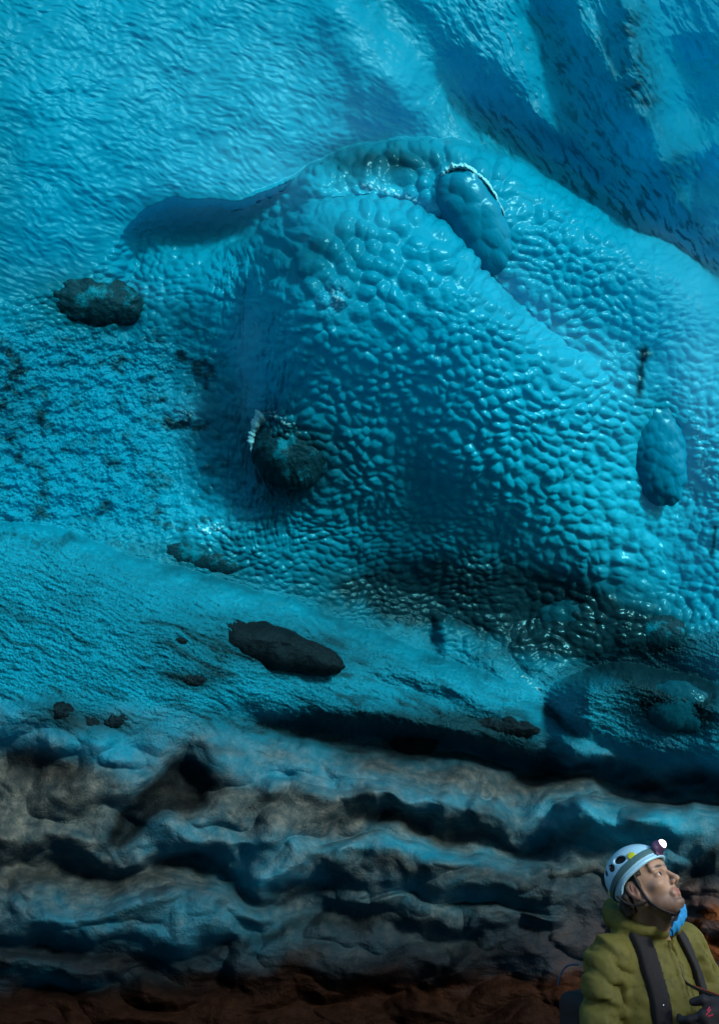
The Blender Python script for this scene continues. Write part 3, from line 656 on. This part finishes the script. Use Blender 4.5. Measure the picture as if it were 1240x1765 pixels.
lips = np.clip(g3((9.5,0,-5.3),(1,1.9,.55))+g3((9.3,0,-6.5),(1,1.6,.6))+.35*g3((-.9,8,-.5),(2,1,3))+.2*g3((11,0,-2.8),(1.5,1.5,1.2)), 0, 1)
brow = np.clip(1.5*g3((8.9,2.7,2.75),(1.6,2.0,.42)) + g3((10.6,.62,-3.9),(.6,.4,.4)) + .55*g3((9.8,0,-5.85),(.8,2.2,.16)) + .5*g3((8.7,3.15,.95),(1.2,1.6,.18)), 0, 1)
attr(body, 'face', np.stack([stub, lips, brow], -1))
# eyeball
em = NT('eye'); co = em.n('TexCoord').outputs['Object']
dd = em.n('VectorMath', {0: co, 1: tuple(HF*.93+Vector((.1,0,.2)))}, operation='DOT_PRODUCT').outputs['Value']
ec = em.ramp(em.math('DIVIDE', dd, .0129*1.0), [(.0, (.55, .5, .48)), (.80, (.55, .5, .48)), (.84, (.06, .035, .02)), (.94, (.04, .025, .015)), (.96, (.002, .002, .002))])
EYE = em.done(em.n('BsdfPrincipled', {'Base Color': ec, 'Roughness': .1}).outputs[0])
def uvs(name, c, r, mat, parent, n=32):
    th = np.linspace(0, math.pi, n)[:,None]; ph = np.linspace(0, 2*math.pi, 2*n, endpoint=False)[None,:]
    P3 = np.stack([np.sin(th)*np.cos(ph), np.sin(th)*np.sin(ph), np.cos(th)*np.ones_like(ph)], -1).reshape(-1,3)*r
    i = np.arange(n*2*n).reshape(n, 2*n); j = np.roll(i, -1, 1)
    o = mesh_np(name, P3, np.stack([i[:-1], i[1:], j[1:], j[:-1]], -1).reshape(-1,4), mat, parent); o.location = Vector(list(c)); return o
for sd in (-1, 1): uvs('eye', fh(7.75, sd*3.15, .4), .0129, EYE, body)

def sdf_obj(name, f, lo, hi, h, mat, parent=None):
    Vv, Ff = surface_nets(f, lo, hi, h); return mesh_np(name, Vv, Ff, mat, parent)
# --- hair
HAIR = simple_mat('dark_hair', (.012, .008, .006), .5, .4, 300, .6, .002)
def hair_sdf(p):
    q = to_head(p); m = np.stack([q[...,0], np.abs(q[...,1]), q[...,2]], -1)
    d = ell(m, (-1.1,0,3.6), (9.5,7.85,8.7)) + .12*np.sin(q[...,2]*9+q[...,0]*3)
    d = smin(d, cap(m, (-7.2,3.5,-3.0), (-6.8,4.2,-5.4), 3.0, 2.3), 1.5)
    d = smin(d, cap(m, (-4.6,6.6,-.8), (-5.2,5.6,-4.2), 1.7, 1.5), 1.0)
    cut = np.maximum(-(q[...,0]*.0 + q[...,2]+5.8), (q[...,0]-1.9) + 0*q[...,2])
    cut = np.minimum(cut, np.maximum(2.6-q[...,2], q[...,0]-4.2))     # hairline under the helmet, sideburn in front of the ear
    sb = ell(m, (1.5,7.0,1.3), (1.1,.9,2.4)); ear = ell(m, (-.9,7.9,-.4), (1.95,2,2.9))
    d = np.maximum(d, cut); d = np.maximum(d, -ear); d = np.minimum(d, sb); return d*HS
sdf_obj('hair', hair_sdf, np.array(HC)-.16, np.array(HC)+.16, .0032, HAIR, person)
# --- helmet: shell, brim, grey band, vents, buttons, chin strap, lamp
HWHITE = simple_mat('helmet_shell', (.30, .62, .82), .28, .03, 20, .05, .001, coat=.3)  # white shell tinted pale blue: cyan light from the ice put into its colour
BAND = simple_mat('helmet_band', (.035, .12, .14), .6, .15, 200, .3, .001)
LIME = simple_mat('lime_plastic', (.42, .50, .01), .4, .05)
BLK = simple_mat('black_webbing', (.008, .008, .011), .7, .3, 300, .4, .001)
HE_C, HE_R = (-.5, 0, 4.6), (11.2, 9.4, 9.3)
def rim(q):       # height of the shell's lower edge: low at the nape, arched over the ear, lifted at the brow
    x = q[...,0]; return np.interp(x, [-12,-10,-7.5,-5,-2.5,0,4,8,11], [-2.0,-2.4,-2.4,.4,2.2,3.1,3.9,4.8,5.2])
def helmet_sdf(p):
    q = to_head(p); m = np.stack([q[...,0], np.abs(q[...,1]), q[...,2]], -1)
    o = ell(m, HE_C, HE_R); i = ell(m, HE_C, tuple(r-.9 for r in HE_R)); d = np.maximum(o, -i)
    r_ = rim(q); d = smax(d, (r_-q[...,2])*.85, .25)
    lip = np.maximum(np.abs(q[...,2]-r_-.45)-.45, np.abs(o-.05)-.35); d = smin(d, lip, .5)
    crease = np.abs(o)+0; 
    for c, rr, an in [((.3,7.9,9.7),(2.5,3.0,1.25),-20), ((-3.7,7.6,8.9),(1.7,3.2,1.15),-38), ((-7.2,5.5,8.8),(1.6,3.2,.9),-45)]:
        v = ell(m, c, rr, -an); d = smax(d, -v, .25)
    return d*HS
helmet = sdf_obj('helmet', helmet_sdf, np.array(HC)-.19, np.array(HC)+.20, .0029, HWHITE, person)
def liner_sdf(p):
    q = to_head(p); m = np.stack([q[...,0], np.abs(q[...,1]), q[...,2]], -1)
    d = np.maximum(ell(m, HE_C, tuple(r-1.1 for r in HE_R)), -ell(m, HE_C, tuple(r-1.9 for r in HE_R)))
    return np.maximum(d, rim(q)+.6-q[...,2])*HS
sdf_obj('liner', liner_sdf, np.array(HC)-.17, np.array(HC)+.18, .0036, BLK, helmet)
def band_sdf(p):
    q = to_head(p); m = np.stack([q[...,0], np.abs(q[...,1]), q[...,2]], -1)
    o = ell(m, HE_C, tuple(r+.22 for r in HE_R)); zc = np.interp(q[...,0], [-12.5,-9,-4,1,6,9.5], [0.2,2.6,4.7,6.2,7.3,7.9])
    w = np.interp(q[...,0], [-14,0,10], [1.0,1.15,1.0])
    return np.maximum(np.abs(o)-.28, (np.abs(q[...,2]-zc)-w)*.8)*HS
sdf_obj('lamp_band', band_sdf, np.array(HC)-.19, np.array(HC)+.20, .003, BAND, helmet)
def on_helmet(x, z, sgn=-1, off=0.0):
    yy = 1-((x-HE_C[0])/HE_R[0])**2-((z-HE_C[2])/HE_R[2])**2; return (x, sgn*(HE_R[1]*math.sqrt(max(yy, 0))+off), z)
def disc(name, c, nrm, r, th, mat, parent):
    n = Vector(nrm).normalized(); N = 28; t = np.linspace(0, 2*math.pi, N, endpoint=False); u = n.orthogonal().normalized(); v = n.cross(u)
    rings = [(.0, th), (r*.8, th), (r, th*.55), (r, -th)]; P3 = []
    for rr, hh in rings:
        for a_ in t: P3.append(Vector(list(c)) + (u*math.cos(a_)+v*math.sin(a_))*rr + n*hh)
    i = np.arange(4*N).reshape(4, N); j = np.roll(i, -1, 1)
    return mesh_np(name, np.array([list(x) for x in P3]), np.stack([i[:-1], i[1:], j[1:], j[:-1]], -1).reshape(-1,4), mat, parent)
def nrm_of(q): g = np.array([(q[k]-HE_C[k])/HE_R[k]**2 for k in range(3)]); return (g@HR)
for sgn in (-1, 1):
    q0 = on_helmet(4.7, 8.7, sgn, .05); disc('button', from_head(q0), nrm_of(q0), .0145, .003, LIME, helmet)
q0 = (-11.5, -1.8, 3.6); disc('nape_badge', from_head(q0), nrm_of(q0), .013, .003, LIME, helmet)
def tube(name, pts, r, mat, parent, flat=1.0, seg=10):
    P = [Vector(list(p)) for p in smooth_pts3(pts)]; rows = []
    for k, p in enumerate(P):
        t = (P[min(k+1, len(P)-1)]-P[max(k-1, 0)]).normalized(); 
        u = t.cross(Vector((0,0,1))); u = (u if u.length > .1 else t.cross(Vector((0,1,0)))).normalized(); v = t.cross(u)
        rows.append([list(p + u*math.cos(a)*r*flat + v*math.sin(a)*r) for a in np.linspace(0, 2*math.pi, seg, endpoint=False)])
    G = np.array(rows); m = len(P); i = np.arange(m*seg).reshape(m, seg); j = np.roll(i, -1, 1)
    return mesh_np(name, G.reshape(-1,3), np.stack([i[:-1], i[1:], j[1:], j[:-1]], -1).reshape(-1,4), mat, parent)
def smooth_pts3(pts, n=3):
    p = np.array([list(x) for x in pts], float)
    for _ in range(n):
        q = [p[0]]
        for a, b in zip(p[:-1], p[1:]): q += [a*.75+b*.25, a*.25+b*.75]
        q.append(p[-1]); p = np.array(q)
    return p
for sgn in (-1, 1):
    tube('chin_strap', [fh(2.6,sgn*7.9,5.0), fh(2.1,sgn*7.75,2.2), fh(1.9,sgn*7.5,-1.5), fh(1.8,sgn*6.9,-5.0), fh(3.2,sgn*5.2,-8.4), fh(4.6,sgn*2.9,-10.6), fh(5.2,0,-11.3)], .0042, BLK, helmet, 1.3)
    tube('strap_yoke', [fh(-6.5,sgn*8.3,.8), fh(-4.6,sgn*8.1,-3.2), fh(-1.5,sgn*7.6,-4.9), fh(1.8,sgn*7.0,-5.2)], .0036, BLK, helmet, 1.3)
LAMPM = simple_mat('lamp_housing', (.06, .035, .09), .4, .1)
def lamp_sdf(p):
    q = to_head(p); d = smin(ell(q, (11.0,0,8.0), (1.8,2.9,2.3), 10), ell(q, (12.2,0,8.1), (1.8,2.0,1.9), 10), .5)
    return smin(d, np.maximum(np.abs(q[...,0]-10.6)-.5, np.maximum(np.abs(q[...,1])-2.6, np.abs(q[...,2]-7.0)-1.5)), .4)*HS
lamp = sdf_obj('headlamp', lamp_sdf, fh(12,0,8)-.06, fh(12,0,8)+.06, .0022, LAMPM, person)
lm = NT('lamp_glow'); LENS = lm.done(lm.n('Emission', {'Color': (1, .80, .98, 1), 'Strength': 3.0}).outputs[0])
lq = fh(13.2, -.1, 8.2); lens = uvs('lens', lq, .0145, LENS, lamp, 20)
pl = bpy.data.lights.new('headlamp_light', 'SPOT'); pl.energy = 70; pl.color = (1, .55, .34); pl.shadow_soft_size = .02; pl.spot_size = R(95); pl.spot_blend = .8
po = bpy.data.objects.new('headlamp_light', pl); C.objects.link(po); po.location = Vector(list(fh(15.2, -.2, 8.4)))
po.rotation_euler = (-(Vector(list(HF))*.9 + Vector((.9, 1.0, -.8)))).to_track_quat('Z', 'Y').to_euler()

# --- jacket
def cloth_material(name, c0, c1, bumpd=.003):
    t = NT(name); co = t.n('TexCoord').outputs['Object']; n = t.noise(co, 9, 5, .6); w = t.noise(co, 420, 2)
    st = t.ramp(t.noise(co, 28, 5, .7), [(.52, (0,0,0)), (.66, (1,1,1))])
    c = t.mix(t.math('MULTIPLY', st, .45), t.mix(n, c0, c1), tuple(v*.45 for v in c0))
    return t.done(t.n('BsdfPrincipled', {'Base Color': c, 'Roughness': .72, 'Specular IOR Level': .3, 'Normal': t.bump(t.math('ADD', t.math('MULTIPLY', w, .3), n), .35, bumpd)}).outputs[0])
JACK = cloth_material('olive_shell', (.070, .078, .017), (.150, .148, .032))
def torso(p, g=0.0):
    q = np.stack([(p-NECK)@TF, (p-NECK)@TR, (p-NECK)@UP], -1)
    d = ell(q, (0,0,-.28), (.145+g,.205+g,.30+g)); d = smin(d, ell(q, (0,0,-.50), (.15+g,.19+g,.18+g)), .08)
    d = smin(d, cap(p, tp(-.015,.17,-.07), tp(-.015,-.17,-.055), .062+g, .062+g), .05)
    d = smin(d, cap(p, tp(-.02,.06,-.03), tp(-.02,-.06,-.03), .062+g, .062+g), .04)
    return d
def creases(p, axis_a, axis_b, s, sd):
    """diagonal compression folds in a sleeve"""
    a = np.array(axis_a); b = np.array(axis_b); d = (b-a)/np.linalg.norm(b-a); t = (p-a)@d
    side = (p-a)@np.cross(d, UP)
    w_ = 4.5*n3(p, 7, sd); return (1-np.abs(np.sin(.5*(t*s + side*s*.75) + w_))**.8)*np.clip(.9+2.2*n3(p, 11, sd+20), 0, 1.6)
def jacket_sdf(p):
    d = torso(p)
    ar = chain(p, [SH_R, EL_R, WR_R], [.075, .062, .045], .03); al = chain(p, [SH_L, EL_L, WR_L+ (EL_L-WR_L)*.12], [.073, .060, .047], .03)
    ar = ar + .022*creases(p, SH_R, EL_R, 74, 3) - .006; al = al + .022*creases(p, SH_L, WR_L, 74, 5) - .006
    d = smin(d, ar, .035); d = smin(d, al, .035)
    # collar and hood rolled round the neck, open at the throat
    q = np.stack([(p-NECK)@TF, (p-NECK)@TR, (p-NECK)@UP], -1)
    ang = np.arctan2(q[...,1], q[...,0]); rr = np.hypot(q[...,0]*1.0, q[...,1]*.92)
    back = .5-.5*np.cos(ang)                               # 0 at throat, 1 at nape
    zc = .005 + .050*back; rc = .092 + .020*back
    roll = np.sqrt((rr-rc)**2+((q[...,2]-zc)*.8)**2) - (.020+.018*back)
    roll = roll + .008*n3(p, 22, 8)
    rg = np.maximum(np.abs(rr-.083)-.009, np.abs(q[...,2]-.015)-.055)     # standing collar
    d = smin(d, roll, .022); d = smin(d, rg, .012)
    d = smax(d, -cap(p, NECK+UP*-.05, NECK+UP*.2, .068, .080), .012)
    d = smax(d, -ell(q, (.085,-.015,.03), (.055,.024,.10)), .012)         # open throat
    # storm flap, chest pocket, hem folds and general wrinkles
    fl = np.abs(q[...,1]+.012)-.019; front = (q[...,0] > .03)
    d = d - .007*np.clip(1-np.maximum(fl, 0)/.004, 0, 1)*front*(q[...,2] < -.02)
    ys = q[...,2]+.125+.22*np.abs(q[...,1]); d = d + .0035*np.exp(-(ys/.003)**2)      # yoke seam
    zp = np.abs(q[...,1]+.012); d = d + .008*np.exp(-(zp/.0035)**2)*front
    d = d + .012*n3(p, 7, 1) + .004*ridged(q[...,1]*15+q[...,2]*9, q[...,2]*15-q[...,1]*6, 3, 9) + .0035*n3(p, 26, 12)
    d = d + .007*np.exp(-((q[...,2]+.40)/.012)**2)*(np.abs(q[...,1]) < .2)
    return d
lo = tp(0,0,0)-[.45,.42,.68]; hi = tp(0,0,0)+[.45,.35,.13]
jacket = sdf_obj('jacket', jacket_sdf, lo, hi, .0052, JACK, person)
tag(jacket, 'olive green shell jacket with its collar open')
ZIP = simple_mat('zip_black', (.004,.004,.005), .5)
def surf_pt(f, a, b):
    """first point on a surface walking from a to b"""
    t = np.linspace(0, 1, 220)[:,None]; P_ = np.asarray(a)*(1-t)+np.asarray(b)*t; v = f(P_[None])[0]; k = np.argmax(v < 0); return P_[k if v[k] < 0 else -1]
def front_line(r, us, off=.003):
    return [surf_pt(jacket_sdf, tp(.32, r if not callable(r) else r(u), u), tp(-.1, r if not callable(r) else r(u), u)) + TF*off for u in us]
tube('zip', front_line(-.012, np.linspace(-.03,-.5,16)), .0045, ZIP, jacket)
tube('pocket_zip', front_line(lambda u: .075+(-.13-u)*.12, np.linspace(-.13,-.27,8), .002), .0035, ZIP, jacket)
tube('drawcord', front_line(-.045, np.linspace(-.16,-.34,8), .004), .0035, simple_mat('orange_cord', (.25,.05,.02), .6), jacket)
# blue lining turned out at the throat
LIN = cloth_material('blue_lining', (.01,.22,.55), (.02,.34,.75)); GREYF = cloth_material('grey_fleece', (.14,.16,.17), (.2,.22,.23))
def flap(name, pts, wid, mat, th=.004):
    P_ = smooth_pts3(pts, 3); W_ = np.interp(np.linspace(0,1,len(P_)), np.linspace(0,1,len(wid)), wid); rows = []
    for k in range(len(P_)):
        row = []
        for j in range(9):
            s_ = (j/8-.5); row.append(P_[k] + np.array([s_*W_[k]*.9, s_*W_[k]*.35, -s_*W_[k]*.25]) - TF*.10*W_[k]*(1-4*s_*s_)*-1 + np.array([0,0,.004*math.sin(k*1.1+j)]))
        rows.append(row)
    G = np.array(rows); bk = G + np.array([.002, th, 0]); A = np.concatenate([G.reshape(-1,3), bk.reshape(-1,3)]); m = len(P_)
    ii = np.arange(m*9).reshape(m, 9); q1 = np.stack([ii[:-1,:-1], ii[:-1,1:], ii[1:,1:], ii[1:,:-1]], -1).reshape(-1,4); off = m*9
    loop = np.concatenate([ii[0,:-1], ii[:-1,-1], ii[-1,:0:-1], ii[:0:-1,0]]); nl = np.roll(loop, -1)
    return mesh_np(name, A, np.concatenate([q1, q1[:, ::-1]+off, np.stack([loop, loop+off, nl+off, nl], -1)]), mat, jacket)
cl = flap('collar_lining', [at(1157,1612,2.90), at(1168,1596,2.90), at(1180,1578,2.92), at(1178,1560,2.95), at(1172,1550,2.97)], [.010,.034,.030,.026,.012], LIN)
flap('fleece_collar', [at(1160,1598,2.93), at(1165,1583,2.94), at(1168,1564,2.96)], [.012,.030,.022], GREYF)
# --- trousers, boots and gloves (kneeling on one knee)
TROU = simple_mat('dark_trousers', (.018,.018,.02), .8, .3, 40, .4, .003); BOOT = simple_mat('boot_leather', (.02,.015,.012), .5, .3)
gz = .02; hr, hl = HIP+TR*.10, HIP-TR*.10
kn_l = np.array([*(HIP+TF*.40-TR*.14)[:2], .50]); an_l = np.array([*(kn_l-TF*.02)[:2], .13])
kn_r = np.array([*(HIP+TF*.22+TR*.14)[:2], .09]); an_r = np.array([*(kn_r-TF*.42)[:2], .10])
def trousers_sdf(p):
    d = ell(np.stack([(p-HIP)@TF,(p-HIP)@TR,(p-HIP)@UP],-1), (0,0,.02), (.14,.19,.14))
    d = smin(d, chain(p, [hl, kn_l, an_l], [.095,.068,.052], .03), .04); d = smin(d, chain(p, [hr, kn_r, an_r], [.095,.068,.052], .03), .04)
    return d + .010*n3(p, 12, 4)
allp = np.array([HIP, kn_l, an_l, kn_r, an_r]); sdf_obj('trousers', trousers_sdf, allp.min(0)-.22, allp.max(0)+.2, .010, TROU, person)
for an, seg in ((an_l, [(.0,-.05,.0,-.01,.058,.058),(.0,-.075,.19,-.08,.052,.045)]), (an_r, [(.0,0,-.07,-.04,.056,.05),(-.08,-.06,.10,-.06,.045,.04)])):
    def boot_sdf(p, an=an, seg=seg):
        d = None
        for a0, b0, a1, b1, r0, r1 in seg:
            c = cap(p, an+TF*a0+UP*b0, an+TF*a1+UP*b1, r0, r1); d = c if d is None else smin(d, c, .02)
        return np.maximum(d, .005-p[...,2])
    sdf_obj('boot', boot_sdf, [*(an-.27)[:2], -.01], an+[.27,.27,.12], .008, BOOT, person)
GLOVE = simple_mat('black_glove', (.014,.014,.020), .65, .35, 60, .5, .003)
def hand(wr, fwd, side, nrm, sd):
    """a gloved hand: palm, four bent fingers of unequal length and a thumb leaving the side of the palm"""
    fwd = fwd/np.linalg.norm(fwd); side = side-fwd*(side@fwd); side /= np.linalg.norm(side); nrm = np.cross(fwd, side)*sd
    P_ = lambda f, s_, n_: wr + fwd*f + side*s_ + nrm*n_
    fs = [(.030,.078,.95),(.010,.088,1.0),(-.011,.083,.95),(-.031,.070,.85)]
    def f(p):
        d = cap(p, P_(-.05,0,0), P_(.01,0,0), .040, .036); d = smin(d, cap(p, P_(.02,.022,0), P_(.085,.028,.002), .022, .020), .02)
        d = smin(d, cap(p, P_(.02,-.02,0), P_(.082,-.026,.002), .022, .019), .02); d = smin(d, cap(p, P_(.02,0,0), P_(.088,0,.002), .022, .020), .02)
        for s_, L_, k in fs:
            a_ = P_(.088, s_, 0); b_ = P_(.088+.040*k, s_*1.12, -.012); c_ = P_(.088+.060*k, s_*1.18, -.040*k-.002); e_ = P_(.088+.054*k, s_*1.2, -.064*k)
            d = smin(d, chain(p, [a_, b_, c_, e_], [.0125,.0120,.0112,.0100], .003), .005)
        d = smin(d, chain(p, [P_(.025,.034,-.004), P_(.058,.058,-.018), P_(.085,.062,-.036)], [.019,.0145,.0115], .006), .010)
        return d + .0022*n3(p, 55, 3)
    return f
w2 = WR_L + (WR_L-EL_L)/np.linalg.norm(WR_L-EL_L)*.02
hf = np.array(atv(1209, 1776, 2.74))-np.array(atv(1256, 1746, 2.76))
fL = hand(w2-hf*.1, hf, np.array([-.5,-.1,.85]), None, -1)
gL = sdf_obj('glove', fL, w2-.16, w2+.17, .0032, GLOVE, person)
w3 = WR_R + (WR_R-EL_R)/np.linalg.norm(WR_R-EL_R)*.02
fR = hand(w3, TF*1.0-UP*.2-TR*.3, -TR*1.0, None, -1); sdf_obj('glove', fR, w3-.17, w3+.18, .0045, GLOVE, person)
REDM = simple_mat('red_print', (.55,.01,.06), .5)
viewd = (w2-CAM)/np.linalg.norm(w2-CAM)
def toward(px, py, f, d0=2.5, d1=3.0): 
    return surf_pt(f, at(px, py, d0), at(px, py, d1))
for a_, b_ in [((1218,1750),(1226,1740)), ((1222,1752),(1230,1749)), ((1220,1743),(1224,1736))]:
    pa, pb = toward(*a_, fL), toward(*b_, fL); tube('glove_print', [pa-viewd*.0005, (pa+pb)/2-viewd*.001, pb-viewd*.0005], .0022, REDM, gL)
# --- backpack: its own thing
bp = bpy.data.objects.new('backpack', None); C.objects.link(bp); tag(bp, 'black backpack worn over the olive jacket, padded shoulder straps in front', 'backpack')
PACK = simple_mat('pack_fabric', (.010,.011,.014), .75, .4, 60, .5, .003); PAD = simple_mat('strap_padding', (.012,.013,.017), .8, .5, 160, .8, .003)
def pack_sdf(p):
    q = np.stack([(p-NECK)@TF, (p-NECK)@TR, (p-NECK)@UP], -1)-np.array([-.185,.02,-.46])
    r = np.array([.055,.125,.21]); k = np.abs(q)-r; d = np.linalg.norm(np.maximum(k, 0), axis=-1)+np.minimum(k.max(-1), 0)-.045
    d = smin(d, ell(q, (-.05,.0,-.08), (.06,.12,.13)), .03)
    return d + .012*n3(p, 10, 6)
sdf_obj('pack_body', pack_sdf, tp(-.25,0,-.31)-.40, tp(-.25,0,-.31)+.40, .0085, PACK, bp)
for sgn in (1, -1):
    def strap_sdf(p, sgn=sgn):
        q = np.stack([(p-NECK)@TF, (p-NECK)@TR*sgn, (p-NECK)@UP], -1); rc = np.interp(-q[...,2], [-.05,.0,.12,.26,.40,.5], [.088,.098,.108,.112,.135,.16])
        w_ = np.interp(-q[...,2], [0,.24,.30,.5], [.026,.026,.017,.013])
        s = jac(p); return np.maximum(np.abs(s-.006)-.011, np.maximum(np.abs(q[...,1]-rc)-w_, -(q[...,0]+.20)))
    def jac(p): return torso(p)+.012*n3(p, 7, 1)
    def full(p, sgn=sgn):
        d = strap_sdf(p); q = (p-NECK)@UP; return smax(d, np.maximum(q-.12, -.50-q), .006)
    sdf_obj('shoulder_strap', full, lo, hi, .0052, PAD, bp)
tube('sternum_strap', [surf_pt(jacket_sdf, tp(.32, r, -.42), tp(-.1, r, -.42))+TF*.010 for r in np.linspace(.12,-.12,9)], .006, PACK, bp, 1.0)
pp = surf_pt(lambda p: jacket_sdf(p)-.017, tp(.34,.11,-.205), tp(-.1,.11,-.205)); disc('strap_stud', pp, TF, .005, .003, simple_mat('steel_stud', (.7,.75,.75), .2, metal=1), bp)
tube('haul_loop', [tp(-.20,.14,-.12), tp(-.23,.17,-.12), tp(-.26,.18,-.16), tp(-.27,.18,-.19)], .0035, simple_mat('blue_webbing', (.03,.10,.18), .6), bp)
# ------------------------------------------------------------------ light, sky, camera
SUN_EL, SUN_AZ = R(24), R(34)      # azimuth measured from straight behind the camera towards the right
L = Vector((math.sin(SUN_AZ)*math.cos(SUN_EL), -math.cos(SUN_AZ)*math.cos(SUN_EL), math.sin(SUN_EL)))
sun = bpy.data.lights.new('sun', 'SUN'); sun.energy = 2.6; sun.angle = R(10); sun.color = (1, .96, .9)
so = bpy.data.objects.new('sun', sun); C.objects.link(so); so.rotation_euler = L.to_track_quat('Z', 'Y').to_euler(); so.location = (3, -3, 8)
w = bpy.data.worlds.new('World'); bpy.context.scene.world = w; w.use_nodes = True
nt = w.node_tree; bg = nt.nodes['Background']; sk = nt.nodes.new('ShaderNodeTexSky'); sk.sky_type = 'NISHITA'; sk.sun_disc = False
sk.sun_elevation = SUN_EL; sk.sun_rotation = math.atan2(L.x, L.y)
nt.links.new(sk.outputs[0], bg.inputs[0]); bg.inputs[1].default_value = .10
cam = bpy.data.cameras.new('camera'); cam.sensor_fit = 'VERTICAL'; cam.angle = R(60); cam.clip_end = 500; cam.clip_start = .05
cobj = bpy.data.objects.new('camera', cam); C.objects.link(cobj); cobj.location = CAM.tolist(); cobj.rotation_euler = (R(90)+PITCH, 0, 0)
sc = bpy.context.scene; sc.camera = cobj
sc.view_settings.view_transform = 'Standard'; sc.view_settings.look = 'None'; sc.view_settings.exposure = 1.15; sc.view_settings.gamma = 1
sc.cycles.max_bounces = 6; sc.cycles.diffuse_bounces = 3; sc.cycles.glossy_bounces = 3; sc.cycles.transmission_bounces = 4
